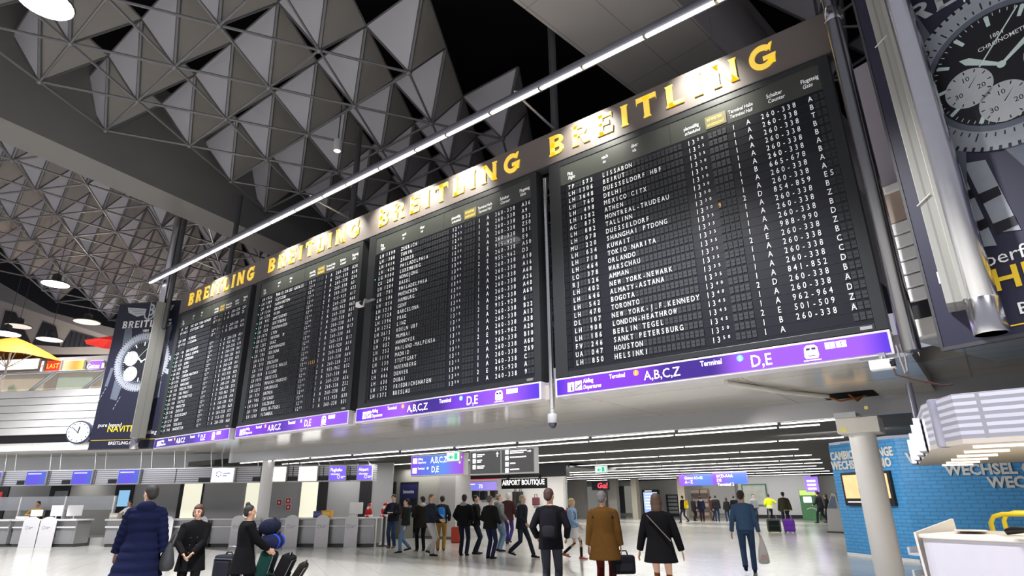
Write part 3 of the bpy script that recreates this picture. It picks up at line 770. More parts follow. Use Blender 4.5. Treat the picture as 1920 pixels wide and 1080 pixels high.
BB = Vector((-27.9, 8.78, 3.63)); BBH = 5.98; BBW = 3.24
bn = thing('hanging_banner', 'narrow dark navy watch banner with white and yellow text hanging left of the boards', 'banner', BB, dirz(LD))
def lb_(px, py):
    w = on_plane(px, py, BB, LD); return (w - BB).dot(LD), w.z - BB.z
m = MB(); m.box(0, BBW, 0, .05, 0, BBH); m.build('cloth', M_navy, bn, bevel=.008)
m = MB(); m.box(-.02, BBW + .02, -.01, .06, BBH - .03, BBH + .02); m.box(-.02, BBW + .02, -.01, .06, -.02, .02); m.build('hem_bar', M_dark, bn)
cx, cz = lb_(266, 678)
watch(bn, cx, cz, 1.18)
x0, zt = lb_(229, 616); x1, _ = lb_(321, 606)
m = MB(); w = serif_word(m, 'BREITLING', 0, 0, .30, .22, 0, .004)
for v in m.v: v.x = x0 + v.x * (x1 - x0) / w; v.y -= .012; v.z += zt
m.build('wordmark', M_ptx, bn, recalc=False)
wings(bn, (x0 + x1) / 2 + .03, zt + .42, .62, -.006, M_silver2)
m = MB()
m.text('1884', (x0 + x1) / 2 + .02, zt - .2, .11, -.008, 1, .012, 'c')
xa, za = lb_(184, 801); m.text('pure legend', xa, za, .16, -.008, 1, .0)
xa, za = lb_(203, 834); m.text('BREITLING.COM', xa, za, .12, -.008, 1.1, .012)
xa, za = lb_(258, 813); m.text('mybreitling', xa - .1, za - .02, .15, -.008, 1, 0)
m.build('lettering', M_ptx, bn, recalc=False)
m = MB(); xa, za = lb_(201, 810); m.text('NAVITIMER', xa, za, .24, -.008, 1.05, .02)
m.rect(0.05, BBW - .3, za - .32, za - .305, -.006); m.build('yellow_lettering', M_pye, bn, recalc=False)
for (xa, za), (xb, zb), w_ in ((lb_(196, 725), lb_(208, 690), .14), (lb_(250, 720), lb_(290, 712), .3)):
    m = MB(); m.poly([(xa, -.005, za), (xa + w_, -.005, za), (xb + w_, -.005, zb), (xb, -.005, zb)]); m.build('bracelet', M_mid, bn, recalc=False)
for k in range(7):
    pass
m = MB()
for (pa, pb) in (((185, 752), (200, 726)), ((212, 768), (227, 742))):
    (xa, za), (xb, zb) = lb_(*pa), lb_(*pb)
    for k in range(4):
        t0, t1 = k / 4, k / 4 + .17
        m.tube([(xa + (xb - xa) * t0, -.005, za + (zb - za) * t0), (xa + (xb - xa) * t1, -.005, za + (zb - za) * t1)], .018, 5)
m.build('strap_stitches', M_silver, bn, recalc=False)

RB = Vector((-.205, 8.93, 3.34)); RBW, RBH = 6.5, 10.0
rb = thing('hanging_banner', 'huge dark watch banner with white and yellow text at the right edge', 'banner', RB, dirz(RD))
def rb_(px, py):
    w = on_plane(px, py, RB, RD); return (w - RB).dot(RD), w.z - RB.z
m = MB(); m.box(0, RBW, 0, .05, 0, RBH); m.build('cloth', M_navy2, rb, bevel=.008)
m = MB(); m.box(-.02, RBW, -.01, .06, -.025, .02); m.box(-.025, .01, -.01, .06, 0, RBH); m.build('hem_bar', M_dark, rb)
cx, cz = rb_(1880, 122)
watch(rb, cx, cz, 1.05, rot=.2, big=True, y=-.02, subs=((-.36, -.10, .25), (-.08, -.46, .25), (.44, -.1, .25)))
m = MB()
for k in range(3):
    xa = .22 + k * .26; za = cz - 1.05
    m.poly([(xa, -.01, za), (xa + .22, -.01, za - .06), (xa + .34, -.01, za - 1.25 + .1 * k), (xa + .12, -.01, za - 1.2 + .1 * k)])
m.build('bracelet_link', M_silver, rb, recalc=False)
m = MB()
for k in range(3):
    for q in range(2):
        xa = .26 + k * .26 + q * .06; za = cz - 1.35 - q * .42 - .08 * k
        m.poly([(xa, -.013, za), (xa + .22, -.013, za + .02), (xa + .23, -.013, za - .1), (xa + .02, -.013, za - .14)])
m.build('bracelet_shadow_print', M_pdk, rb, recalc=False)
m = MB(); m.poly([(cx - .3, -.009, cz - .9), (cx + 3, -.009, cz - .7), (cx + 3, -.009, cz - 1.7), (cx + .5, -.009, cz - 1.6), (cx - .1, -.009, cz - 1.4)])
m.build('watch_case_print', M_mid, rb, recalc=False)
x0, z0 = rb_(1722, 44); x0b, z0b = rb_(1737, 24)
m = MB(); w = serif_word(m, 'BREITLING', 0, 0, .29, .16, 0, .004)
for v in m.v: v.x = x0 - .44 + v.x * 1.15; v.y -= .016; v.z += z0
m.build('wordmark', M_silver2, rb, recalc=False)
m = MB(); xa, za = rb_(1760, 525); m.text('pure performance', xa, za, .17, -.01, 1.05, .0)
xa, za = rb_(1907, 587); m.text('BREITLING.COM', xa + .03, za - .02, .14, -.01, 1.1, .012)
xa, za = rb_(1808, 5); m.text('1884', xa, za, .12, -.01, 1, .012)
m.text('CHRONOMETRE', cx + .1, cz + .30, .06, -.03, .9, .006, 'c'); m.text('1884', cx + .05, cz + .40, .06, -.03, .9, .006, 'c')
m.build('lettering', M_ptx, rb, recalc=False)
m = MB(); xa, za = rb_(1870, 552); m.text('CHRONOMAT', xa - .30, za + .04, .27, -.01, 1.1, .03)
m.rect(.72, RBW, za - .40, za - .385, -.006); m.build('yellow_lettering', M_pye, rb, recalc=False)

# ------------------------------------------------------------------ cameras on the board frames
t = thing('dome_camera', 'grey dome security camera hanging at the foot of the thin steel pole', 'camera', (-6.79, 10.05, 2.96))
m = MB(); m.lathe([(.04, .4), (.04, .3), (.09, .29), (.10, .27), (.10, .12), (.095, .11)], 24); m.build('housing', mat('camera_grey', (.45, .45, .46), .4, noise=.03), t, smooth=True)
m = MB(); m.lathe([(.005, 0), (.05, .015), (.082, .06), (.09, .11)], 24); m.build('dome', mat('tinted_dome', (.03, .03, .06), .08, noise=0, coat=.5), t, smooth=True)
def cctv(x, y, z, label, sx=1.):
    t = thing('security_camera', label, 'camera', (x, y, z))
    m = MB(); m.box(-.16 * sx, .16 * sx, -.07, .07, -.07, .07); m.build('housing', M_white, t, bevel=.015)
    m = MB(); m.box(.10, .165, -.074, -.03, -.05, .055); m.tube([(.13, -.08, 0), (.13, -.11, 0)], .035, 12); m.build('lens', M_blackp, t, bevel=.004)
    m = MB(); m.tube([(0, .05, .05), (0, .16, .14)], .02, 8); m.box(-.04, .04, .14, .24, .1, .2); m.box(-.3, .3, .22, .28, .12, .18); m.build('bracket', M_steel, t)
    return t
w = at_y(1655, 684, 9.78)
t = cctv(w.x, w.y, w.z, 'white box security camera under the right end of the boards')
m = MB(); m.tube([(.12, 0, -.06), (.13, .02, -.16), (.28, .1, -.22), (.62, .5, -.30), (.72, .6, -.28)], .013, 6); m.build('cable', mat('cable_red_grey', (.18, .09, .08), .6, noise=.4, nscale=3), t, smooth=True)
w = at_y(675, 571, 9.7)
cctv(w.x, w.y, w.z, 'small white security camera in the gap between second and third boards', .7)
m = MB(); w = at_y(1682, 655, 9.42)
m.tube([(w.x, w.y, w.z + .06), (w.x + .01, w.y, w.z - .15), (w.x + .03, w.y, w.z - .33), (w.x + .06, w.y, w.z - .30), (w.x + .07, w.y, w.z - .1), (w.x + .04, w.y, w.z + .06)], .012, 6)
m.tube([(w.x + .09, w.y, w.z - .05), (w.x + .13, w.y, w.z - .12), (w.x + .17, w.y, w.z - .06)], .008, 6)
tag(m.build('cable_loop', M_steel, None, smooth=True), 'loose grey cable loop hanging below the dark steel pole', 'cable')

# ------------------------------------------------------------------ pendant lamps of the hall
M_lampw = glow('lamp_white', (1, .98, 1), 9.0)
def pendant(x, y, z, label, r=.42, cord=3.0, mt=None, g=None):
    t = thing('pendant_lamp', label, 'lamp', (x, y, z), 0, g)
    m = MB(); m.lathe([(r * .98, 0), (r, .03), (r * .95, .07), (r * .35, .12), (r * .3, .5), (.06, .58), (.02, .6)], 24); m.build('shade', M_dark, t, smooth=True)
    m = MB(); m.lathe([(.01, .012), (r * .95, .012), (r * .95, .0), (.01, -.01)], 24); m.build('diffuser', mt or M_lampw, t)
    m = MB(); m.tube([(0, 0, .58), (0, 0, cord)], .015, 6); m.build('cord', M_dark, t)
    return t
for k, p_ in enumerate(BAYS[:2]): pendant(*p_, ('glaring white pendant lamp under the roof in the upper left corner', 'white pendant lamp below the roof truss over the left gallery')[k], (.55, .62)[k], 7.2)
p_ = (-15.57, 10.35, 13.0)
t = thing('ceiling_spotlight', 'small grey cylinder spotlight hanging from the roof truss above the light bar', 'lamp', p_)
m = MB(); m.lathe([(.13, 0), (.14, .02), (.14, .42), (.05, .46)], 18); m.build('housing', mat('camera_grey', (.4, .4, .4), .4), t, smooth=True)
m = MB(); m.lathe([(.01, -.005), (.115, -.005), (.115, .01)], 18); m.build('lens', glow('spot_glint', (1, .97, .95), 1.4), t)
m = MB(); m.tube([(0, 0, .45), (0, 0, 6.2)], .02, 6); m.build('stem', M_dark, t)
# ------------------------------------------------------------------ low hall under the slab: light rows
M_tube = glow('fluorescent_tube', (1, .985, .97), 4.0)
rows = [(15.25, -25, -2.9), (19.1, -26, -3.1), (22.9, -27, -5.2), (26.6, -28, -5.6), (30.0, -29, -6.0), (33.3, -30, -6.6), (36.6, -31, -7.4), (40.5, -32, -8.0), (45.0, -33, -8.6), (50.0, -34, -9.2)]
ordn = ['second', 'third', 'fourth', 'fifth', 'sixth', 'seventh', 'eighth', 'ninth', 'tenth', 'eleventh', 'twelfth']
def light_row(y, x0, x1, label, yf=None, seglen=2.4, w=.024):
    t = thing('light_row', label, 'ceiling light', (x0, y, ZL), 0, 'rows of strip lights in the low hall')
    x = 0; k = 0
    while x < x1 - x0 - .3:
        L = min(seglen, x1 - x0 - x)
        m = MB(); yy = (yf(x0 + x + L / 2) - y) if yf else (k % 2) * .0
        m.box(x, x + L - .07, yy - w, yy + w, -.03, -.004); m.build('light_tube', M_tube, t)
        x += L; k += 1
    return t
light_row(13.9, -25.2, -2.4, 'front row of strip lights along the grey edge of the low ceiling', lambda x: fas_y(x) + .26)
random.seed(3)
for k, (y, x0, x1) in enumerate(rows):
    light_row(y, x0 + random.uniform(0, 1.5), x1, ordn[k] + ' row of strip lights counted from the grey ceiling edge', None, 2.6 + .3 * (k % 3))
for k, y in enumerate((16.5, 20.5, 24.5, 28.5, 33, 38, 44)):
    lamp('hall_row_light', 'AREA', (-14 if k < 4 else -18, y, ZL - .12), 230 if k < 3 else 330 if k < 5 else 650, (1, .985, .96), (-14 if k < 4 else -18, y, 0), 18, .5)
lamp('hall_row_light', 'AREA', (-15, 49.5, ZL - .15), 150, (1, .985, .97), (-15, 53.5, .6), 14, .4)
# smoke detectors, exit sign and small ceiling cameras
def exit_sign(px, py, y, label):
    w = at_y(px, py, y)
    t = thing('exit_sign', label, 'sign', w)
    m = MB(); m.box(-.3, .3, -.04, .04, -.16, .16); m.build('housing', M_white, t, bevel=.01)
    m = MB(); m.box(-.27, .27, -.046, -.041, -.13, .13); m.build('panel', glow('exit_green_pale', (.62, 1, .8), 1.1), t)
    m = MB(); m.poly([(-.2, -.05, -.02), (-.06, -.05, -.1), (-.06, -.05, .06)]); m.rect(-.06, .02, -.045, .005, -.05); m.rect(.06, .2, -.1, .1, -.05); m.build('pictogram', glow('exit_green', (.05, .55, .3), .8), t, recalc=False)
    m = MB(); m.tube([(-.2, 0, .16), (-.2, 0, ZL - w.z)], .012, 6); m.tube([(.2, 0, .16), (.2, 0, ZL - w.z)], .012, 6); m.build('hanger', M_steel, t)
exit_sign(1127, 880, 24.2, 'green and white exit sign hanging between the light rows right of the boutique')
exit_sign(851, 856, 14.62, 'pale green exit sign overlapping the purple hanging sign')

# ------------------------------------------------------------------ hanging direction signs
M_hpurple = ramp_emit('hanging_sign_light', [(0, (.22, .06, .8)), (.3, (.1, .18, .75)), (.6, (.12, .28, .85)), (.85, (.3, .12, .8)), (1, (.4, .05, .6))], 1.1, length=2.45)
def hang_sign(label, x, y, z0, z1, w, mt, d=.22, frame_m=None, cat='sign', rz=0.05):
    t = thing('hanging_sign', label, cat, (x, y, z0), rz)
    m = MB(); m.box(0, w, 0, d, 0, z1 - z0); m.build('housing', frame_m or M_white, t, bevel=.008)
    m = MB(); m.box(.04, w - .04, -.012, .0, .04, z1 - z0 - .04); m.build('panel', mt, t)
    m = MB()
    for xx in (.2, w - .2): m.tube([(xx, d / 2, z1 - z0), (xx, d / 2, ZL - z0)], .014, 6)
    m.build('hanger', M_steel, t)
    return t
t = hang_sign('purple backlit direction sign under the low ceiling with A,B,C and D,E', -15.92, 14.75, 2.40, 3.10, 2.38, M_hpurple)
m = MB(); y = -.016
m.rect(.10, .30, .42, .60, y); m.rect(.10, .30, .10, .28, y)
m.text('Abflug', .34, .53, .08, y, .8, .012); m.text('Departures', .34, .42, .08, y, .75, .01, shear=.15); m.text('A,B,C,Z', .92, .42, .2, y, .82, .006)
m.text('Terminal', .34, .22, .08, y, .8, .012); m.disc(.80, .255, .04, y); m.text('D,E', .98, .12, .2, y, .85, .01)
m.tube([(2.2, y, .36), (2.2, y, .62)], .025, 6); m.poly([(2.1, y, .55), (2.2, y, .66), (2.3, y, .55), (2.27, y, .52), (2.2, y, .60), (2.13, y, .52)])
m.build('lettering', M_print, t, recalc=False)
M_gsign = mat('grey_sign_panel', (.12, .12, .125), .4, noise=.06, emit=.05, ecol=(.5, .5, .5))
t = hang_sign('dark grey direction board with white lines beside the purple hanging sign', -13.30, 14.85, 2.37, 3.12, 2.5, M_gsign)
m = MB()
for x0, zz, ws in ((.14, (.55, .38, .2), ((.3, .2), (.2, .16), (.3, .26))), (1.42, (.60, .42, .24, .06), ((.62, .5), (.6, 0), (.2, 0), (.34, 0)))):
    for z, (a, c) in zip(zz, ws):
        m.rect(x0, x0 + .13, z - .02, z + .11, y); m.rect(x0 + .18, x0 + .18 + a, z + .05, z + .085, y)
        if c: m.rect(x0 + .18, x0 + .18 + c, z - .005, z + .03, y)
m.rect(1.255, 1.262, .05, .7, y)
m.tube([(1.12, y, .52), (1.12, y, .64)], .015, 6); m.poly([(1.07, y, .61), (1.12, y, .68), (1.17, y, .61)]); m.tube([(2.25, y, .64), (2.34, y, .64)], .015, 6); m.poly([(2.33, y, .6), (2.39, y, .64), (2.33, y, .68)])
m.build('lettering', M_print, t, recalc=False)
M_hp2 = ramp_emit('far_sign_light', [(0, (.3, .08, .8)), (.5, (.06, .25, .8)), (1, (.32, .08, .75))], 1.1, length=3.2)
for k, (pa, pb, yy, lab, txt) in enumerate((((1274, 911), (1336, 888), 38.5, 'purple hanging sign far down the hall, the left of two', ['Gates A1-42', 'A - Z']), ((1338, 908), (1398, 884), 38.2, 'purple hanging sign far down the hall, the right of two', ['BCD-AAA', 'DE', 'Terminal 2']))):
    a, b = at_y(*pa, yy), at_y(*pb, yy)
    t = hang_sign(lab, a.x, yy, a.z, min(b.z, ZL - .02), b.x - a.x, M_hp2, .2, M_hp2, rz=0)
    m = MB(); h = min(b.z, ZL - .02) - a.z
    for q, s_ in enumerate(txt): m.text(s_, .4 if k == 0 else .25, h - .30 - .24 * q, .17, -.016, 1, .012)
    m.build('lettering', M_print, t, recalc=False)

# ------------------------------------------------------------------ check-in desks along a straight line at the left
C0 = Vector((-32.64, 7.95, 0)); CD = Vector((.8655, .5009, 0)).normalized(); CN = Vector((-CD.y, CD.x, 0)); CRZ = dirz(CD)
def cs(px, py=1000, t=0.):
    w = on_plane(px, py, C0 + CN * t, CD); return (w - C0).dot(CD), w.z
FC = frame(C0, CD)
M_cfront = mat('counter_steel_front', (.40, .40, .40), .3, .55, noise=.04, nscale=2)
M_ctop = mat('counter_top', (.66, .65, .63), .35, noise=.03)
M_kick = mat('dark_kick_plate', (.10, .10, .10), .4, noise=.04)
M_shield = mat('white_lectern_panel', (.74, .73, .74), .35, noise=.03)
units = [(-6.2, -3.6), (-3.0, -.7), (.55, 2.75), (3.05, 4.15), (5.5, 8.0), (8.15, 10.1), (12.6, 15.55), (15.7, 18.7)]
s490 = cs(488)[0]; s530 = cs(527)[0]; s700 = cs(700)[0]
s_u = [cs(a)[0] for a in (-60, 0, 26, 40, 143, 196, 300, 392, 398, 488)]
units = [(cs(-90)[0], cs(14)[0], 'at the far left edge'), (cs(22)[0], cs(140)[0], 'with two white rounded panels left of the seated clerk'), (cs(196)[0], cs(298)[0], 'behind the person in the navy coat'), (cs(300)[0], cs(392)[0], 'behind the woman with the grey bag'), (cs(394)[0], cs(486)[0], 'behind the person in long black coat'), (cs(526)[0], cs(612)[0], 'right of the white round column'), (cs(613)[0], cs(701)[0], 'at the right end of the check-in row')]
for k, (a, b, lab) in enumerate(units):
    t = thing('check_in_counter', 'steel-fronted check-in counter ' + lab, 'counter', C0 + CD * a, CRZ, 'check-in counters along the left side')
    L = b - a
    m = MB(); m.box(0, L, .02, .75, .12, .98); m.build('body', M_cfront, t, bevel=.01)
    m = MB(); m.box(.03, L - .03, .08, .7, 0, .12); m.build('kick_plate', M_kick, t)
    m = MB(); m.box(-.03, L + .03, -.10, .85, .98, 1.04); m.build('worktop', M_ctop, t, bevel=.012)
    m = MB(); m.box(.0, L, -.045, -.015, .72, .77); m.box(.05, .1, -.03, .03, .73, .76); m.box(L - .1, L - .05, -.03, .03, .73, .76); m.build('bag_rail', M_white, t)
    m = MB(); m.box(.1, L - .1, .012, .022, .2, .68); m.build('front_panel', M_cfront, t)
t = thing('counter_end_leg', 'white tubular leg at the right end of the check-in row', 'support', C0 + CD * cs(702)[0], CRZ)
m = MB(); m.tube([(.05, 0, 0), (.05, 0, 1.0), (-.1, 0, 1.02)], .03, 8); m.build('tube', M_white, t, smooth=True); m = MB(); m.lathe([(.05, 0), (.05, .02)], 12, (.05, 0, 0)); m.build('foot', M_steel, t)
# white rounded front panels with the airport mark
def airport_mark(mb, x, z, h, y):
    for k in range(6): mb.arcband(x, z, h * .28, h * .42, k * PI / 3 + .2, k * PI / 3 + .85, y, None, 4)
    mb.rect(x + h * .6, x + h * 1.7, z + .02 * h, z + .14 * h, y); mb.rect(x + h * .6, x + h * 1.25, z - .3 * h, z - .18 * h, y)
M_mark = mat('mark_grey_blue', (.28, .30, .42), .5, noise=0)
def shield(pa, pb, label, lean=0.):
    a, _ = cs(pa); b, _ = cs(pb); w = b - a
    t = thing('front_panel_sign', label, 'panel', C0 + CD * a - CN * .16, CRZ, 'white panels in front of the counters')
    out = [(0, .0), (w, 0), (w, .95)] + [(w / 2 + w / 2 * math.cos(q), .95 + .2 * math.sin(q)) for q in [PI * i / 14 for i in range(1, 14)]] + [(0, .95)]
    m = MB(); m.prism(out, -.012, .012); m.build('panel', M_shield, t, bevel=.004)
    m = MB(); airport_mark(m, w * .28, .74, .17, -.016); m.build('mark', M_mark, t, recalc=False)
    m = MB(); m.box(w * .3, w * .7, .012, .08, .5, .56); m.build('bracket', M_steel, t)
sh = [(46, 76, 'left of a pair of white rounded panels before the leftmost desks'), (78, 108, 'right of a pair of white rounded panels before the leftmost desks'), (303, 327, 'white rounded panel partly behind the grey shoulder bag'), (366, 391, 'white rounded panel partly behind the woman in the dark coat'), (436, 462, 'white rounded panel behind the person in long black coat'), (536, 562, 'white rounded panel right of the loaded trolley'), (594, 619, 'white rounded panel under the orange box'), (649, 673, 'white rounded panel below the white monitor at the row end')]
for a, b, l in sh: shield(a, b, l)
# overhead sign band: slatted boxes, screens and desk numbers
SB0, SB1, ST = 2.42, 3.0, 1.0
M_slatb = grid_mat('slatted_sign_box', (.50, .50, .53), (.20, .20, .22), .4, 60, .085, .018, var=.03, swz='XZY', metal=.2)
def sb(px): return cs(px, 890, ST)[0]
M_scrb = ramp_emit('blue_screen', [(0, (.10, .12, .75)), (.5, (.13, .10, .85)), (1, (.08, .16, .7))], .95, length=1.0)
M_scrw = glow('white_screen', (1, .99, .96), 1.9)
M_scrl = glow('pale_blue_screen', (.72, .84, .96), 1.05)
M_scrp = glow('violet_screen', (.16, .10, .72), 1.0)
band_edges = [-60, 10, 95, 180, 267, 330, 400, 489, 549, 606, 656, 702]
for k in range(len(band_edges) - 1):
    a, b = sb(band_edges[k]), sb(band_edges[k + 1])
    names = ['at the left picture edge', 'above the pair of white panels', 'above the seated clerk', 'left of the navy coat\'s head', 'above the head in the navy coat', 'left of the pale logo screen', 'with the pale logo screen', 'right behind the white column', 'with the second white screen', 'with the left violet screen', 'at the right end of the row']
    t = thing('overhead_sign_box', 'slatted grey sign box over the desks, ' + names[k], 'sign', C0 + CN * ST + CD * a, CRZ, 'sign boxes over the check-in desks')
    m = MB(); m.box(.02, b - a - .02, 0, .35, SB0, SB1); m.build('slatted_box', M_slatb, t, bevel=.006)
    m = MB(); m.box(.01, b - a - .01, -.03, .36, SB1 - .01, SB1 + .03); m.box(.01, b - a - .01, -.03, .36, SB0 - .03, SB0 + .01); m.build('edge_trim', M_steel, t)
    m = MB()
    for xx in (.25, b - a - .25): m.tube([(xx, .18, SB1), (xx - .12, .18, (LZ if k < 7 else ZL))], .025, 6)
    m.build('hanger', M_steel, t)
scr = [(-20, 9, 'b', 'at the left picture edge'), (55, 93, 'b', 'above the pair of white panels'), (140, 178, 'b', 'left of the seated clerk'), (226, 266, 'b', 'above the person in the navy coat'), (400, 443, 'l', 'pale blue, with a ring logo'), (509, 540, 'w', 'blank white, first right of the column'), (562, 598, 'w', 'blank white, second right of the column'), (619, 651, 'p', 'violet, second from the row end'), (671, 700, 'p', 'violet, at the row end')]
for a, b, kd, lab in scr:
    xa, xb = sb(a), sb(b)
    t = thing('desk_screen', 'overhead desk screen, ' + lab, 'screen', C0 + CN * (ST - .05) + CD * xa, CRZ, 'screens over the check-in desks')
    m = MB(); m.box(0, xb - xa, -.09, .015, SB0 - .02, SB1 + .01); m.build('frame', M_steel if kd == 'b' else M_offw, t, bevel=.008)
    m = MB(); m.box(.03, xb - xa - .03, -.10, -.09, SB0 + .01, SB1 - .02); m.build('screen', {'b': M_scrb, 'l': M_scrl, 'w': M_scrw, 'p': M_scrp}[kd], t)
    m = MB(); W_ = xb - xa
    if kd == 'b': m.rect(.1, W_ - .25, SB1 - .14, SB1 - .09, -.104); m.build('lettering', mat('screen_text_dim', (.4, .45, .8), .5, emit=.5, ecol=(.5, .55, 1), noise=0), t, recalc=False)
    elif kd == 'l': airport_mark(m, W_ * .33, SB0 + .33, .3, -.104); m.build('logo', mat('mark_violet', (.2, .15, .45), .5, noise=0), t, recalc=False)
    elif kd == 'p':
        m.text('Flughafen' if a < 650 else 'Airport', .08, SB1 - .22, .13, -.104, .75, .014); m.text('information', .1, SB1 - .36, .08, -.104, .75, .01); airport_mark(m, W_ * .6, SB0 + .14, .16, -.104); m.build('lettering', M_print, t, recalc=False)
for px, s_ in ((46, '750'), (130, '749'), (216, '748'), (385, '702'), (486, '7..'), (552, '701'), (609, '700'), (662, '699')):
    xa = sb(px)
    m = MB(FC); m.box(xa - .26, xa + .26, ST - .03, ST - .012, SB0 + .02, SB0 + .19); m.text(s_, xa, SB0 + .05, .11, ST - .034, 1, .012, 'c')
    o = m.build('desk_number_plate', M_blackp, None)
    tag(o, 'black desk number plate reading %s on the sign band' % s_.replace('.', '') , 'sign', 'desk number plates')
m = MB(FC); m.box(-7, 12.5, .95, 2.95, 0, .30); struct(m.build('floor', M_floor2))
# back wall behind the desks with dark and lit openings
bw = struct(bpy.data.objects.new('wall_back', None)); COL.objects.link(bw); bw.location = C0; bw.rotation_euler = (0, 0, CRZ)
m = MB(); m.box(-8, sb(706), 3.0, 3.15, 0, 3.75); m.build('panelling', M_greyw, bw)
M_litroom = mat('lit_room_glow', (.75, .72, .55), .5, emit=.75, ecol=(1, .97, .78), noise=.15, nscale=2)
def bwx(px): return cs(px, 920, 3.0)[0]
for a, b, kd in ((-8, 18, 'd'), (96, 132, 'd'), (218, 252, 'd'), (338, 382, 'd'), (465, 486, 'd'), (566, 615, 'd'), (675, 697, 'd'), (-4, 8, 'r'), (106, 130, 'g'), (226, 246, 'c'), (346, 380, 'l'), (463, 490, 'l'), (566, 597, 'l')):
    m = MB(); ins = 0 if kd == 'd' else -.01
    m.box(bwx(a), bwx(b), 2.95 + ins, 3.0, 0 if kd == 'd' else (.3 if kd == 'l' else 1.5), 2.9 if kd == 'd' else (2.55 if kd == 'l' else 2.2))
    m.build('doorway' if kd == 'd' else 'lit_pane', {'d': M_blackp, 'l': M_litroom, 'g': mat('dim_screen', (.2, .22, .22), .4, emit=.12, noise=.4, nscale=6), 'c': glow('cyan_screen', (.25, .5, .75), .9), 'r': glow('red_lamp', (.6, .02, .02), .5)}[kd], bw)
m = MB(); m.box(bwx(0), bwx(265), 1.6, 1.68, 1.38, 1.95); m.build('glass_partition', mat('frosted_partition', (.45, .46, .48), .25, noise=.04, alpha=.55), bw)
m = MB()
for px in (2, 95, 175, 262): m.box(bwx(px) - .03, bwx(px) + .03, 1.58, 1.7, 0, 1.95)
m.build('partition_post', M_white, bw)
# unseen spots added to brighten the back panels
for px, e in ((170, 40), (430, 30), (520, 30), (630, 45)):
    w = C0 + CN * 2.2 + CD * bwx(px); lamp('desk_fill_spot', 'SPOT', (w.x, w.y, 3.3), e * 2.2, (1, .97, .85), (w.x + CN.x * .5, w.y + CN.y * .5, 0), .1, spot=110, blend=.9)
# fire notices on the back wall
for px, py, c, s_ in ((524, 942, (.65, .06, .05), 'alarm'), (541, 939, (.6, .05, .04), 'extinguisher'), (541, 951, (.6, .05, .04), 'hydrant')):
    w = on_plane(px, py, C0 + CN * 2.99, CD); t = thing('fire_notice', 'small red %s notice on the grey wall right of the column' % s_, 'sign', w - CN * .02, CRZ)
    m = MB(); m.box(-.13, .13, -.008, .008, -.13, .13); m.build('plate', M_white, t); m = MB(); m.box(-.11, .11, -.012, -.008, -.11, .11); m.build('face', mat('fire_red', (.6, .04, .03), .5, noise=.05), t); m = MB(); m.disc(0, 0, .05, -.014, 12); m.build('symbol', M_white, t, recalc=False)

# things on the desks
def monitor(px, label, t_=.35, facing=PI, white=True, h=.42):
    s_, _ = cs(px); w = C0 + CD * s_ + CN * t_
    t = thing('monitor', label, 'monitor', (w.x, w.y, 1.04), CRZ + facing)
    mm = M_white if white else M_blackp
    m = MB(); m.lathe([(.12, 0), (.12, .015), (.02, .02), (.02, .2)], 16); m.build('stand', mm, t, smooth=True)
    m = MB(); m.box(-.27, .27, -.02, .03, .12, .12 + h); m.build('housing', mm, t, bevel=.012)
    m = MB(); m.box(-.25, .25, -.026, -.02, .15, .09 + h); m.build('screen', mat('screen_off', (.05, .06, .09), .2, emit=.1, ecol=(.4, .5, .7), noise=0), t)
monitor(84, 'white monitor seen from behind on the left desk', .35)
monitor(116, 'white monitor turned sideways left of the seated clerk', .4, PI + .9)
monitor(657, 'white monitor on the last desk of the row', .4)
monitor(40, 'low white monitor at the far left desk', .5, PI, True, .25)
for px, c, l, hh in ((604, (.85, .42, .05), 'orange box standing on the desk above a white panel', .26), (589, (.05, .06, .2), 'small dark blue leaflet holder beside the orange box', .24), (200, (.55, .5, .42), 'pale printer on the desk right of the seated clerk', .22), (22, (.7, .69, .68), 'white paper pile on the leftmost desk', .12)):
    s_, _ = cs(px); w = C0 + CD * s_ + CN * .3
    t = thing('box' if 'box' in l else 'printer' if 'printer' in l else 'leaflet_holder' if 'leaflet' in l else 'paper_pile', l, 'box' if 'box' in l else 'desk item', (w.x, w.y, 1.04), CRZ)
    m = MB(); m.box(-.2, .2, -.12, .12, 0, hh); m.build('body', mat('item_' + l[:8], c, .5, noise=.08), t, bevel=.012); m = MB(); m.box(-.15, .15, -.128, -.12, hh * .3, hh * .75); m.build('front_face', mat('item_face' + l[:6], [min(1, q * 1.5 + .05) for q in c], .5, noise=.1), t)
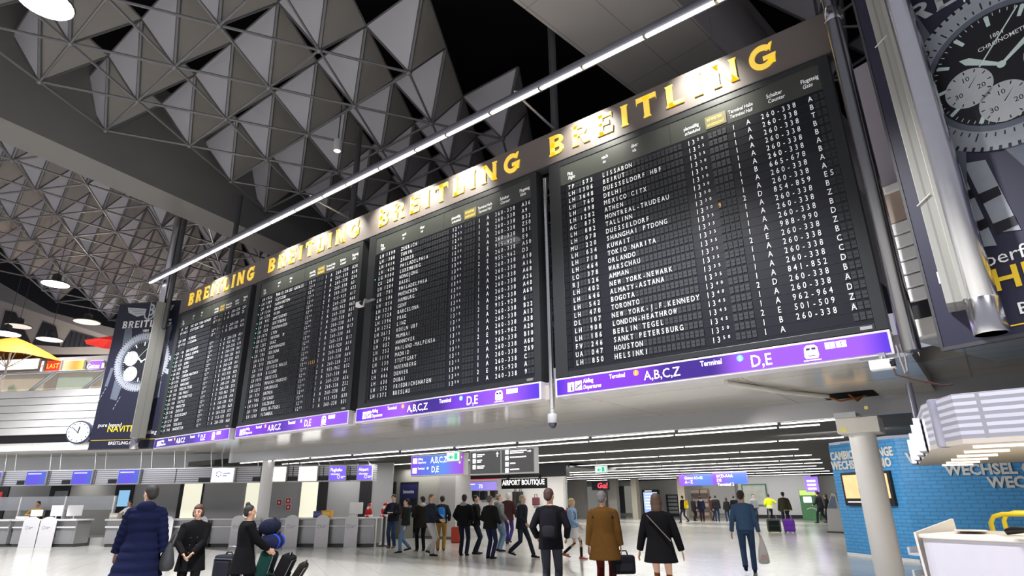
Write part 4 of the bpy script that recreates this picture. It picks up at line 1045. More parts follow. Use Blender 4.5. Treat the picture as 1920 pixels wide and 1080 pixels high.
# small red and white festive figures at the row end
for px, dz, l in ((681, .12, 'red and white festive figure standing on the last desk'), (712, 0, 'red and white festive figure before the dark poster panel')):
    s_, _ = cs(px); w = C0 + CD * s_ + CN * .45
    t = thing('festive_figure', l, 'ornament', (w.x, w.y, 1.04 if px < 700 else .0))
    b0 = 0 if px < 700 else 1.05
    if b0: m = MB(); m.lathe([(.18, 0), (.18, .04), (.05, .06), (.05, b0)], 14); m.build('stand', M_dark, t)
    m = MB(); m.ell((0, 0, b0 + .16), (.14, .12, .16)); m.ell((-.13, -.02, b0 + .20), (.05, .05, .10)); m.ell((.13, -.02, b0 + .20), (.05, .05, .10)); m.ell((-.06, -.08, b0 + .04), (.06, .09, .045)); m.ell((.06, -.08, b0 + .04), (.06, .09, .045)); m.build('body', cloth('festive_red', (.55, .03, .03)), t, smooth=True)
    m = MB(); m.ell((0, 0, b0 + .38), (.07, .07, .08)); m.build('head', mat('figure_skin', (.6, .38, .28), .6), t, smooth=True)
    m = MB(); m.ell((.0, 0, b0 + .45), (.085, .08, .05)); m.ell((.06, 0, b0 + .49), (.05, .04, .03)); m.build('hat', cloth('festive_red', (.55, .03, .03)), t, smooth=True)
    m = MB(); m.ell((0, -.06, b0 + .33), (.06, .04, .06)); m.ell((.11, 0, b0 + .48), (.03, .03, .03)); m.lathe([(.155, b0 + .02), (.16, b0 + .06), (.155, b0 + .09)], 14); m.build('white_trim', cloth('white_fur', (.75, .75, .75)), t, smooth=True)

# ------------------------------------------------------------------ columns
def column(x, y, z1, r, label, box=None, nm='round_column'):
    t = thing(nm, label, 'column', (x, y, 0)); t['kind'] = 'structure'
    m = MB(); m.lathe([(r, 0), (r, z1)], 36); m.build('shaft', M_white, t, smooth=True)
    m = MB(); m.lathe([(r + .02, 0), (r + .02, .1), (r, .11)], 36); m.build('base_ring', M_steel, t, smooth=True)
    if box:
        m = MB(); m.box(-.36, .36, -.36, .36, box, z1 + .12); m.box(-.34, .1, -.365, -.36, box + .3, box + .31); m.build('capital_box', M_offw, t, bevel=.012)
        m = MB(); m.box(-.36, .02, -.42, .38, z1 + .12, z1 + .22); m.build('capital_plate', M_steel, t)
        m = MB(); m.box(-.3, -.2, -.365, -.36, box + .03, box + .12); m.box(.18, .24, -.365, -.36, box + .42, box + .48); m.build('label_plate', mat('yellow_label', (.75, .68, .2), .5), t)
w = on_plane(500, 900, (-23.3, 13.75, 0), (1, 0, 0)); column(w.x, 13.75, 3.2, .23, 'white round column standing among the check-in counters')
column(-1.93, 13.6, 2.95, .235, 'white round column with square capital in front of the blue brick wall', 2.78)
# open ceiling hatch with cables above that column
t = thing('ceiling_hatch', 'open dark ceiling hatch with loose wires above the square column capital', 'hatch', (-2.1, 13.75, ZS - .005))
m = MB(); m.box(-.4, .55, -.5, .3, -.008, .0); m.build('opening', M_black, t)
m = MB(); m.tube([(-.3, -.2, -.01), (-.1, -.1, -.10), (.2, .05, -.05), (.35, .1, -.01)], .02, 6); m.tube([(.1, -.3, -.01), (.2, -.1, -.13), (.28, .1, -.02)], .02, 6); m.build('wire', mat('wire_orange', (.35, .12, .04), .6, noise=.4, nscale=5), t, smooth=True)
m = MB(); m.tube([(-1.3, -3.3, -.03), (-.75, -1.7, -.05), (-.25, -.45, -.03)], .045, 8); m.build('conduit', M_offw, t, smooth=True)

# ------------------------------------------------------------------ wall with dark posters, boutique and shops in the middle
wm = struct(bpy.data.objects.new('wall_shop', None)); COL.objects.link(wm)
wl = at_y(700, 1000, 20.9).x; wr = at_y(830, 1000, 20.9).x; wr2 = at_y(861, 1000, 20.9).x
m = MB(); m.box(wl - 6, wr, 20.9, 21.2, 0, ZL); m.build('panelling', M_beige, wm)
m = MB(); m.box(wr, wr2, 20.6, 21.6, 0, ZL); m.build('pillar', mat('pale_grey_pillar', (.48, .46, .45), .5, noise=.03), wm)
m = MB(); m.box(at_y(742, 1000, 20.9).x, at_y(860, 1000, 20.85).x, 20.55, 20.9, 0, .12); m.build('plinth', M_kick, wm)
for pa, pb, l, tx in ((712, 738, 'plain black poster panel on the beige wall, left of two', 0), (752, 780, 'black poster panel with white words on the beige wall', 1)):
    a, b = at_y(pa, 905, 20.88), at_y(pb, 998, 20.88)
    t = thing('poster_panel', l, 'poster', (a.x, 20.9, b.z)); Wd, Hh = b.x - a.x, a.z - b.z
    m = MB(); m.box(0, Wd, -.05, 0, 0, Hh); m.build('panel', M_blackp, t, bevel=.008)
    m = MB(); m.box(-.02, Wd + .02, -.04, 0, -.02, Hh + .02); m.build('frame', M_dark, t)
    if tx:
        m = MB(); m.box(.02, Wd - .02, -.056, -.05, Hh - .75, Hh - .1); m.build('blue_field', mat('poster_navy', (.02, .02, .10), .4), t)
        m = MB(); m.text('Samsonite', Wd / 2, Hh - .5, .17, -.06, .8, .01, 'c'); m.text('Comfort', Wd / 2, Hh - 1.15, .15, -.06, .8, .005, 'c'); m.text('to go', Wd / 2, Hh - 1.38, .15, -.06, .8, .005, 'c'); m.build('lettering', M_ptx, t, recalc=False)
t = thing('grey_cabinet', 'olive grey cabinet along the beige wall behind the waiting travellers', 'cabinet', (at_y(700, 1000, 20.4).x, 19.8, 0))
m = MB(); m.box(0, 2.6, 0, .75, 0, 1.1); m.build('body', mat('olive_grey_cabinet', (.20, .20, .17), .5, noise=.05), t, bevel=.01)
for k in range(3): m = MB(); m.box(.06 + k * .85, .84 + k * .85, -.015, 0, .1, 1.02); m.build('door', mat('olive_grey_cabinet', (.2, .2, .17)), t, bevel=.006)

# boutique: bright shop with a black sign
sx0, sx1 = at_y(861, 900, 24).x, at_y(1062, 900, 24).x
sh_ = struct(bpy.data.objects.new('wall_boutique', None)); COL.objects.link(sh_)
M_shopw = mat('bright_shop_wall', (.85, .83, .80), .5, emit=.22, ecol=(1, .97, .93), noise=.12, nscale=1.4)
rx = at_y(1060, 900, 29).x
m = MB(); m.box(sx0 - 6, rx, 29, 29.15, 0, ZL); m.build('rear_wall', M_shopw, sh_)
m = MB(); m.box(sx0 - 6, sx1, 24.0, 24.3, 2.62, ZL); m.build('bulkhead', M_dark, sh_)
m = MB(); m.slab([(sx1 - .1, 24.05), (sx1, 24.05), (rx, 29), (rx - .15, 29)], 0, 2.62); m.build('side_glass', mat('shop_side_glass', (.5, .55, .53), .1, noise=.1, alpha=.6), sh_)
m = MB(); m.box(sx0 - 1, sx1, 24.2, 29, 3.0, 3.1); m.build('shop_ceiling', M_dark, sh_)
lamp('boutique_light', 'AREA', ((sx0 + sx1) / 2, 26.5, 2.95), 150, (1, .95, .9), ((sx0 + sx1) / 2, 26.5, 0), 6, 3)
a, b = at_y(941, 917, 23.9), at_y(1024, 896, 23.9)
t = thing('shop_sign', 'black shop sign reading AIRPORT BOUTIQUE in white decorative capitals', 'sign', (a.x, 23.86, a.z))
m = MB(); m.box(0, b.x - a.x, 0, .14, 0, b.z - a.z); m.build('panel', M_blackp, t, bevel=.01); m = MB(); m.box(.3, .36, .05, .2, b.z - a.z - .02, 2.7 - a.z); m.box(2.2, 2.26, .05, .2, b.z - a.z - .02, 2.7 - a.z); m.build('bracket', M_dark, t)
m = MB(); m.text('AIRPORT BOUTIQUE', (b.x - a.x) / 2, .17, .24, -.012, .82, .022, 'c'); m.build('lettering', glow('sign_letters_white', (1, .98, .95), 1.5), t, recalc=False)
t = thing('shop_sign', 'violet backlit shop fascia left of the black boutique sign', 'sign', (sx0 + .1, 23.9, 2.05))
m = MB(); m.box(0, a.x - sx0 - .4, 0, .12, 0, .45); m.build('housing', M_white, t); m = MB(); m.box(.02, a.x - sx0 - .42, -.012, 0, .03, .42); m.build('panel', ramp_emit('shop_violet', [(0, (.35, .2, .8)), (.5, (.25, .25, .85)), (1, (.4, .3, .9))], 1, length=2.2), t)
m = MB(); m.text('70', 1.35, .12, .2, -.016, 1, .012); m.rect(.2, 1.1, .3, .34, -.016); m.build('lettering', M_print, t, recalc=False)
m = MB(); m.box(sx0 + .1, a.x - .3, 23.93, 24.0, 2.56, 2.6); tag(m.build('red_light_line', glow('red_line', (.8, .1, .15), 1), None), 'thin red light line above the violet shop fascia', 'light')
random.seed(11)
for k, (px, py, wd, hh, c) in enumerate(((892, 925, .42, .55, (.06, .055, .055)), (907, 929, .42, .5, (.05, .05, .06)), (926, 923, .42, .6, (.07, .06, .05)), (966, 937, .24, .9, (.06, .05, .05)), (976, 937, .24, .9, (.05, .05, .05)), (1005, 940, .36, .42, (.22, .06, .08)))):
    w = at_y(px, py, 28.6)
    t = thing('display_bag', 'dark bag on the bright boutique shelf, %s' % ('leftmost', 'second from left', 'third from left', 'slim, left of a pair', 'slim, right of a pair', 'reddish, lower right')[k], 'bag', (w.x, 28.6, w.z - hh / 2), 0, 'bags on the boutique shelves')
    m = MB(); m.box(-wd / 2, wd / 2, -.15, .15, 0, hh); m.build('body', mat('shop_bag_%d' % k, c, .6), t, bevel=.05); m = MB(); m.tube([(-wd / 4, 0, hh - .02), (-wd / 5, 0, hh + .16), (wd / 5, 0, hh + .16), (wd / 4, 0, hh - .02)], .02, 6); m.build('handle', M_blackp, t, smooth=True)
    t2 = thing('shop_shelf', 'white shelf carrying the %s dark bag in the boutique' % ('leftmost', 'second', 'third', 'fourth', 'fifth', 'reddish')[k], 'shelf', (w.x, 28.75, w.z - hh / 2 - .04)); m = MB(); m.box(-.2, .2, -.25, .2, 0, .04); m.build('board', M_white, t2); m = MB(); m.box(-.17, -.14, -.15, .25, -.1, 0); m.box(.14, .17, -.15, .25, -.1, 0); m.build('bracket', M_steel, t2)
for k in range(6):
    px = 950 + k * 14; w = at_y(px, 921, 25)
    o = MB(); o.lathe([(.01, 0), (.06, 0), (.07, .1), (.03, .16)], 12); t = thing('shop_downlight', 'small warm shop spotlight behind the boutique sign', 'lamp', (w.x, 25, 2.75), 0, 'boutique spotlights'); o.build('lamp_can', glow('warm_spot', (1, .8, .55), 3), t)

# far end of the hall
fw = struct(bpy.data.objects.new('wall_far', None)); COL.objects.link(fw)
m = MB(); m.box(-42, -8, 56, 56.3, 0, ZL); m.build('panelling', M_offw, fw)
a, b = at_y(1382, 900, 53.2), at_y(1515, 900, 53.2)
m = MB(); m.box(a.x, b.x + .2, 53.2, 53.5, 0, ZL); m.build('grey_partition', mat('pale_partition', (.70, .69, .70), .5, noise=.03), fw)
m = MB(); m.box(a.x, b.x + .2, 53.1, 53.2, 0, .25); m.build('black_skirting', M_blackp, fw)
for pa, pb, c in ((1065, 1096, (.33, .31, .29)), (1140, 1156, (.36, .34, .31)), (1208 - 24, 1208 - 14, (.5, .46, .38)), (1271, 1284, (.55, .48, .38))):
    a, b = at_y(pa, 930, 48), at_y(pb, 930, 48)
    m = MB(); m.box(a.x, b.x, 48, 48.5, 0, ZL); m.build('pillar', mat('far_pillar_%d' % pa, c, .5), fw)
for pa, pb, c in ((1096, 1121, (.78, .77, .72)), (1172, 1199, (.76, .76, .70)), (1156, 1172, (.10, .10, .10)), (1320, 1380, (.6, .58, .56))):
    a, b = at_y(pa, 930, 55.9), at_y(pb, 930, 55.9)
    m = MB(); m.box(a.x, b.x, 55.8, 55.95, .25, 2.75); m.build('door_panel', mat('far_panel_%d' % pa, c, .5, emit=.15 if c[0] > .5 else 0), fw)
m = MB(); m.slab([(-3.7, 21.5), (-3.4, 21.5), (-7.3, 57), (-7.6, 57)], 0, ZL); struct(m.build('wall_hall_right', M_greyw))
a, b = at_y(1110, 919, 46), at_y(1140, 902, 46)
t = thing('shop_sign', 'black shop sign with glowing red handwriting down the hall', 'sign', (a.x, 46, a.z))
m = MB(); m.box(0, b.x - a.x, 0, .2, 0, b.z - a.z); m.build('panel', M_blackp, t); m = MB(); m.text('Go!', (b.x - a.x) * .33, .16, .42, -.012, 1.1, .03, shear=.2); m.text('Gate', (b.x - a.x) * .68, .14, .14, -.012, 1, .02); m.build('lettering', glow('red_letters', (1, .05, .08), 1.6), t, recalc=False)
m = MB(); m.tube([(.3, .1, b.z - a.z), (.3, .1, ZL - a.z)], .02, 6); m.tube([(1, .1, b.z - a.z), (1, .1, ZL - a.z)], .02, 6); m.build('hanger', M_steel, t)
a, b = at_z(1207, 969, 0), at_y(1234, 918, at_z(1207, 969, 0).y)
t = thing('info_screen', 'tall black information screen with a bright blue-white display', 'screen', (a.x, a.y, 0))
m = MB(); m.box(0, b.x - a.x, 0, .3, 0, b.z); m.build('housing', M_blackp, t, bevel=.02); m = MB(); m.box(.15, b.x - a.x - .15, -.02, 0, .35, b.z - .2); m.build('screen', ramp_emit('info_display', [(0, (.2, .35, .8)), (.4, (.55, .7, .95)), (1, (.35, .5, .9))], 1.1, 'Z', 2.6), t)
m = MB(); [m.rect(.3, 1.0, .7 + .25 * k, .76 + .25 * k, -.026) for k in range(7)]; m.build('lettering', M_print, t, recalc=False)
w = at_z(1267, 968, 0)
t = thing('display_rack', 'narrow dark rack of leaflets near the pale pillar', 'rack', (w.x - .8, w.y, 0)); m = MB(); m.box(0, 1.3, 0, .3, 0, 1.9); m.build('frame', M_dark, t, bevel=.02)
for k in range(5): m = MB(); m.box(.2, 1.1, -.05, 0, .25 + k * .33, .48 + k * .33); m.build('leaflet_tray', mat('leaflet_grey', (.45, .48, .5), .5, noise=.2, nscale=8), t)
for k, (pa, pb) in enumerate(((1286, 1306), (1307, 1324))):
    a, b = at_z(pa, 974, 0), at_z(pb, 974, 0)
    t = thing('magazine_rack', 'tall magazine rack behind the far crowd, %s of two' % ('left', 'right')[k], 'rack', (a.x, 49.5, 0)); Wd = (b.x - a.x)
    m = MB(); m.box(0, Wd, .1, .5, 0, 2.3); m.build('carcass', mat('rack_brown', (.25, .17, .12), .5), t)
    for q in range(6): m = MB(); m.box(.05, Wd - .05, 0, .1, .25 + q * .34, .5 + q * .34); m.build('shelf', mat('magazines_%d' % (q % 3), ((.5, .35, .3), (.15, .12, .12), (.55, .5, .42))[q % 3], .5, noise=.5, nscale=9), t)
w = at_y(1415, 928, 53.1)
t = thing('wall_poster', 'green framed poster on the pale partition behind the man in denim', 'poster', (w.x - 1.0, 53.1, w.z - .85)); m = MB(); m.box(0, 2.0, 0, .08, 0, 1.7); m.build('frame', mat('green_frame', (.05, .22, .15), .5), t); m = MB(); m.box(.1, 1.9, -.02, 0, .1, 1.6); m.build('print', mat('poster_pale', (.6, .62, .55), .5, noise=.3, nscale=2), t)
a, b = at_z(1513, 974, 0), at_z(1540, 975, 0)
t = thing('ticket_kiosk', 'green and white machine with a small screen near the far right wall', 'machine', (a.x, 50, 0)); Wd = b.x - a.x
m = MB(); m.box(0, Wd, 0, .8, 0, 2.1); m.build('body', mat('kiosk_green', (.10, .30, .12), .5, noise=.2, nscale=2), t, bevel=.03); m = MB(); m.box(.05, Wd - .05, -.02, 0, 1.7, 2.05); m.build('header', glow('kiosk_lime', (.5, .7, .15), .7), t); m = MB(); m.box(.25, Wd * .7, -.03, 0, 1.2, 1.6); m.build('screen', glow('kiosk_screen', (.85, .88, 1), 1.1), t)
m = MB(); m.arcband(Wd * .6, .3, .5, .56, .3, 2.2, -.01, None, 14); m.build('swirl_print', M_white, t, recalc=False)
w = at_y(1521, 908, 47); t = thing('hanging_sign', 'small violet hanging sign above the green machine', 'sign', (w.x - .4, 47, w.z - .5)); m = MB(); m.box(0, .85, 0, .1, 0, 1.0); m.build('panel', glow('small_violet', (.28, .15, .75), 1), t); m = MB(); [m.rect(.15, .7, .15 + .25 * k, .28 + .25 * k, -.012) for k in range(3)]; m.build('lettering', M_print, t, recalc=False); m = MB(); m.tube([(.42, .05, 1.0), (.42, .05, ZL - w.z + .5)], .02, 6); m.build('hanger', M_steel, t)
w = at_z(1568, 999, 0)
t = thing('check_in_kiosk', 'leaning grey self-service kiosk at the left edge of the blue brick wall', 'machine', (w.x, w.y, 0), -.4)
m = MB(); m.prism([(-.42, 0), (.42, 0), (.42, 1.0), (.30, 1.75), (.1, 1.8), (-.30, 1.0)], 0, .55); m.build('body', mat('kiosk_grey', (.42, .41, .40), .4, noise=.04), t, bevel=.02); m = MB(); m.box(-.45, .45, -.03, .58, 0, .06); m.build('base', M_dark, t); m = MB(); m.poly([(-.24, -.01, 1.08), (.28, -.01, 1.08), (.26, -.01, 1.6), (.1, -.01, 1.65)]); m.build('screen', mat('screen_off', (.05, .06, .09)), t, recalc=False)
# ------------------------------------------------------------------ blue brick exchange office at the right
M_brick = grid_mat('blue_painted_brick', (.07, .33, .66), (.045, .22, .50), .45, .30, .095, .012, offset=.5, var=.06, swz='XZY', bump=.35)
KA = Vector((-3.98, 21.13, 0)); KC = Vector((-2.05, 19.67, 0)); KD = (KC - KA).normalized()
KB = Vector((7.0, 19.9, 0)); KE = (KB - KC).normalized()
wl_ = struct(bpy.data.objects.new('wall_exchange', None)); COL.objects.link(wl_); wl_.location = KA; wl_.rotation_euler = (0, 0, dirz(KD))
m = MB(); m.box(0, (KC - KA).length, 0, .25, 0, 3.12); m.build('brickwork', M_brick, wl_)
m = MB(); m.box(0, (KC - KA).length, -.02, 0, 0, .08); m.build('plinth', M_white, wl_)
wr_ = struct(bpy.data.objects.new('wall_exchange_right', None)); COL.objects.link(wr_); wr_.location = KC; wr_.rotation_euler = (0, 0, dirz(KE))
m = MB(); m.box(0, (KB - KC).length, 0, .25, 0, 3.12); m.build('brickwork', M_brick, wr_)
M_plet = mat('raised_grey_letters', (.70, .70, .66), .45, noise=.05)
def wtext(root, P, D, txt, px, py, h, mt, name, label, wx=1.):
    w = on_plane(px, py, P, D); t = thing('wall_lettering', label, 'sign', w, dirz(D))
    m = MB(); v_, f_, ww = glyphs(txt, .0)
    m.text(txt, 0, 0, h, -.03, wx, .05, track=0)
    o = m.build('lettering', mt, t, recalc=False); sd = o.modifiers.new('thick', 'SOLIDIFY'); sd.thickness = .025; sd.offset = 0
wtext(None, KA, KD, 'CAMBIO EXCHANGE', 1560, 863, .24, M_plet, '', 'grey raised words CAMBIO EXCHANGE on the blue wall, partly behind the column', .74)
wtext(None, KA, KD, 'WECHSEL CAMBIO', 1562, 881, .24, M_plet, '', 'grey raised words WECHSEL CAMBIO on the narrow blue wall, partly behind the column', .78)
wtext(None, KC, KE, 'WECHSEL CAMBIO', 1700, 868, .26, M_plet, '', 'upper line of grey raised words on the wide blue wall under the slatted box', .92)
wtext(None, KC, KE, 'WECHSEL CAMBIO', 1773, 891, .26, M_plet, '', 'second line of grey raised words on the wide blue wall', .92)
wtext(None, KC, KE, 'WECHSEL CAMBIO', 1853, 914, .26, M_plet, '', 'third line of grey raised words on the wide blue wall, cut by the picture edge', .92)
# screen on the narrow wall
a = on_plane(1591, 948, KA, KD); b = on_plane(1673, 893, KA, KD); wd = (b - a).dot(KD)
t = thing('wall_screen', 'black framed screen with an orange advert on the blue wall behind the column', 'screen', Vector((a.x, a.y, a.z)), dirz(KD))
m = MB(); m.box(0, wd, -.10, -.005, 0, .92); m.build('frame', M_blackp, t, bevel=.01)
m = MB(); m.box(.08, wd - .08, -.108, -.10, .20, .85); m.build('screen', mat('orange_advert', (.8, .45, .2), .4, emit=.75, ecol=(1, .62, .30), noise=.5, nscale=3), t)
m = MB(); m.rect(.12, wd - .3, .09, .12, -.104); m.build('lettering', M_print, t, recalc=False)
m = MB(); m.box(wd * .35, wd * .75, -.112, -.109, .3, .48); m.build('dark_advert_item', M_blackp, t)

# slatted lamp canopy running back above the white counter
M_slatr = grid_mat('wide_slats', (.50, .50, .58), (.27, .27, .31), .35, 60, .075, .02, var=.04, swz='XZY', metal=.25)
CZ0, CZ1 = 2.15, 2.67
t = thing('lamp_canopy', 'slatted lilac grey canopy with white fins hanging above the white counter', 'canopy', (0, 0, CZ0))
FP = [(-.22, 8.0), (3.4, 7.82), (3.4, 13.4), (-1.12, 13.4), (-.56, 8.75), (-.47, 8.5)]
m = MB(); m.slab(FP, .05, CZ1 - CZ0); m.build('slatted_box', M_slatr, t, bevel=.006)
m = MB(); m.slab(FP, .0, .05); m.build('underside', mat('canopy_underside', (.42, .38, .34), .5, noise=.05), t)
M_fin = glow('lit_fin', (1, .98, .98), 3.2); M_finw = glow('warm_lit_fin', (1, .80, .58), 2.2)
def edge_x(y): return -.56 - .56 * (y - 8.75) / 4.65
for y in (9.2, 10.1, 11.4, 12.7):
    m = MB(); m.box(edge_x(y) - .10, edge_x(y) - .02, y, y + .35, .0, .42); m.build('fin_housing', M_slatr, t, bevel=.004)
    m = MB(); m.box(edge_x(y) - .09, edge_x(y) - .03, y - .02, y, .02, .40); m.build('lit_fin', M_fin, t)
for k in range(6):
    y = 8.35 + k * .98; m = MB(); m.box(edge_x(y) + .36, edge_x(y) + .80, y, y + .07, -.025, .0); m.build('underside_light', M_finw, t)
    m = MB(); m.box(1.3, 1.9, y, y + .07, -.025, .0); m.build('underside_light', M_finw, t)
m = MB(); m.tube([(-.93, 12.9, .5), (-.93, 12.9, RZ + .06 - CZ0)], .05, 10); m.build('hanger_pole', mat('lilac_steel', (.36, .36, .45), .3, .5), t, smooth=True)
m = MB(); m.lathe([(.06, 0), (.075, .02), (.075, CZ1 - CZ0), (.06, CZ1 - CZ0 + .01)], 18, (-.40, 8.40, 0)); m.build('corner_tube', mat('lilac_steel', (.36, .36, .45)), t, smooth=True)
lamp('canopy_light', 'AREA', (.8, 10.5, CZ0 - .05), 60, (1, .95, .88), (.8, 10.5, 0), 1.5, 4)
lamp('exchange_fill_light', 'AREA', (-3.2, 17.2, ZL - .1), 110, (1, .97, .95), (-3.0, 20.0, .8), 2.5, .6)  # unseen lamp added to brighten the blue brick wall

# white counter in the lower right corner
t = thing('white_counter', 'white rounded service counter in the lower right corner', 'counter', (-.99, 9.35, 0), -.40)
def rrect(x0, x1, y0, y1, r, n=6):
    out = []
    for cx_, cy_, a0 in ((x1 - r, y1 - r, 0), (x0 + r, y1 - r, 90), (x0 + r, y0 + r, 180), (x1 - r, y0 + r, 270)):
        out += [(cx_ + r * math.cos(math.radians(a0 + 90 * i / n)), cy_ + r * math.sin(math.radians(a0 + 90 * i / n))) for i in range(n + 1)]
    return out
m = MB(); m.slab(rrect(0, 3.2, 0, 1.5, .25), 0, 1.15); m.build('body', mat('lilac_white_counter', (.60, .58, .66), .4, noise=.03), t, bevel=.01)
m = MB(); m.slab(rrect(-.03, 3.23, -.03, 1.53, .27), 1.15, 1.19); m.build('worktop', mat('cream_counter_top', (.72, .68, .62), .4, noise=.04), t, bevel=.008)
m = MB(); m.poly([(-.06, .3, .0), (-.06, 1.3, .0), (-.14, 1.3, 1.34), (-.10, .25, 1.2)]); o = m.build('end_panel', mat('cream_counter_top', (.72, .68, .62)), t, recalc=False); sd = o.modifiers.new('thick', 'SOLIDIFY'); sd.thickness = .03
for k, z in enumerate((.35, .62, .9)):
    m = MB(); m.box(-.42, -.08, .55, 1.1, z, z + .03); m.box(-.42, -.39, .55, 1.1, z, z + .10); m.build('leaflet_tray', mat('clear_tray', (.6, .62, .66), .2, alpha=.7, noise=.05), t)
cbase = t
def on_counter(x, y, z=1.19):
    M_ = Matrix.Translation((-.99, 9.35, 0)) @ Matrix.Rotation(-.40, 4, 'Z'); return M_ @ Vector((x, y, z))
random.seed(5)
for k in range(4):
    p_ = on_counter(.22 + .05 * k, .95 - .12 * k, 1.19 + .012 * k)
    t = thing('leaflet_stack', 'fanned cream leaflets at the left end of the white counter, %s' % ('bottom of the pile', 'second from below', 'third from below', 'topmost')[k], 'leaflets', p_, -.4 + .25 * (k - 1), 'leaflets on the white counter')
    m = MB(); m.box(-.16, .16, -.11, .11, 0, .010); m.build('cover', mat('leaflet_cream_%d' % (k % 2), ((.72, .62, .46), (.66, .60, .52))[k % 2], .5, noise=.1), t); m = MB(); m.box(-.14, .0, -.09, .09, .010, .0115); m.build('print', mat('leaflet_print', (.45, .38, .3), .5, noise=.4, nscale=20), t)
p_ = on_counter(.95, .62)
t = thing('black_handset', 'black handset with a coiled cord lying on the white counter', 'telephone', p_, -.5)
m = MB(); m.tube([(-.22, 0, .035), (-.14, 0, .055), (0, 0, .065), (.14, 0, .055), (.22, 0, .035)], [.035, .045, .03, .045, .03], 10); m.build('handle', M_blackp, t, smooth=True)
m = MB(); m.tube([(.22 + .012 * i, .025 * math.sin(i * 1.3), .02 + .012 * math.cos(i * 1.3)) for i in range(28)], .008, 5); m.build('cord', M_blackp, t, smooth=True)
# yellow carts behind the counter
M_yp = mat('yellow_tube_paint', (.80, .62, .03), .35, noise=.05)
for k, (dx, dy, l) in enumerate(((1850, 11.0, 'yellow tubular trolley behind the white counter, nearer of two'), (1876, 12.0, 'yellow tubular trolley behind the white counter, farther of two'))):
    w = at_y(dx, 970, dy); p_ = Vector((w.x + .58, dy, 0))
    t = thing('yellow_trolley', l, 'trolley', p_, -.05)
    m = MB(); m.tube([(-.55, 0, .25), (-.55, 0, 1.28), (-.50, 0, 1.36), (-.40, 0, 1.39), (.9, 0, 1.39), (1.0, 0, 1.36), (1.05, 0, 1.28), (1.05, 0, .25)], .03, 8); m.build('handle_frame', M_yp, t, smooth=True)
    m = MB(); m.box(-.55, 1.05, -.02, .5, .16, .26); m.build('platform', M_yp, t, bevel=.01)
    m = MB(); m.box(-.5, 1.0, -.03, .0, .86, 1.16); m.build('sign_plate', mat('yellow_plate', (.78, .6, .04), .5, noise=.05), t)
    m = MB(); m.text('Im IC' if k else 'bm JC2', 0 - .3, .92, .12, -.036, 1.1, .02); m.build('lettering', M_blackp, t, recalc=False)
    for xx in (-.45, .95):
        for yy in (.05, .45): m = MB(); m.lathe([(.01, -.02), (.08, -.02), (.08, .02), (.01, .02)], 14, (xx, yy, .08), axis='y'); m.build('wheel', M_blackp, t, smooth=True)

# ------------------------------------------------------------------ clock, umbrella, gallery signs on the left
w = at_y(150, 811, 8.05 * 1.05)
w = on_plane(150, 811, LP - LN * .5, LD)
t = thing('round_clock', 'round white double-faced clock with black hands below the balcony', 'clock', w, dirz(LD) + .35)
m = MB(); m.lathe([(.40, -.14), (.44, -.13), (.46, -.08), (.46, .08), (.44, .13), (.40, .14)], 40, axis='y'); m.build('case', mat('clock_case_blue_grey', (.06, .07, .12), .35, .4), t, smooth=True)
m = MB(); m.lathe([(.01, -.150), (.40, -.150), (.40, -.14), (.01, -.14)], 40, axis='y'); m.build('dial', mat('clock_dial', (.70, .76, .82), .4, emit=.3, noise=0), t)
m = MB()
for k in range(12): m.arcband(0, 0, .31, .38, k * PI / 6 - .04, k * PI / 6 + .04, -.153, None, 2)
m.build('hour_marks', M_pdk, t, recalc=False)
m = MB(); m.tube([(.02, -.158, -.04), (-.25, -.158, .20)], .016, 6); m.build('minute_hand', M_pdk, t); m = MB(); m.tube([(-.01, -.162, -.03), (.02, -.162, .22)], .022, 6); m.build('hour_hand', M_pdk, t)
m = MB(); m.tube([(.3, 0, .0), (.95, .35, .0)], .035, 8); m.build('arm', M_dark, t, smooth=True)
M_umb = mat('orange_canvas', (.42, .155, .005), .7, noise=.06)
w = on_plane(28, 632, LP + LN * 3.0, LD)
t = thing('parasol', 'large orange parasol over the gallery at the left edge', 'parasol', (w.x, w.y, 5.9))
zt = w.z - 5.9; R_ = 2.55; zl = on_plane(110, 672, LP + LN * 3, LD).z - 5.9
m = MB(); n = 8
m.rings([[(R_ * q * math.cos(2 * PI * j / n), R_ * q * math.sin(2 * PI * j / n), zt + (zl - zt) * (q ** 1.2)) for j in range(n)] for q in (.03, .35, .7, 1.0)], cap=False); o = m.build('canopy', M_umb, t); sd = o.modifiers.new('thick', 'SOLIDIFY'); sd.thickness = .015
m = MB(); m.tube([(0, 0, 0), (0, 0, zt)], .05, 10); m.build('pole', M_white, t, smooth=True)
for j in range(n):
    a = 2 * PI * j / n; m = MB(); m.tube([(0, 0, zl - .35), (R_ * .55 * math.cos(a), R_ * .55 * math.sin(a), zt + (zl - zt) * .5 - .03)], .022, 6); m.tube([(.0, 0, zt - .03), (R_ * .98 * math.cos(a), R_ * .98 * math.sin(a), zl - .03)], .018, 6); m.build('rib', M_white, t, smooth=True)
m = MB(); m.lathe([(.35, 0), (.35, .08), (.08, .1)], 18); m.build('base', M_dark, t)
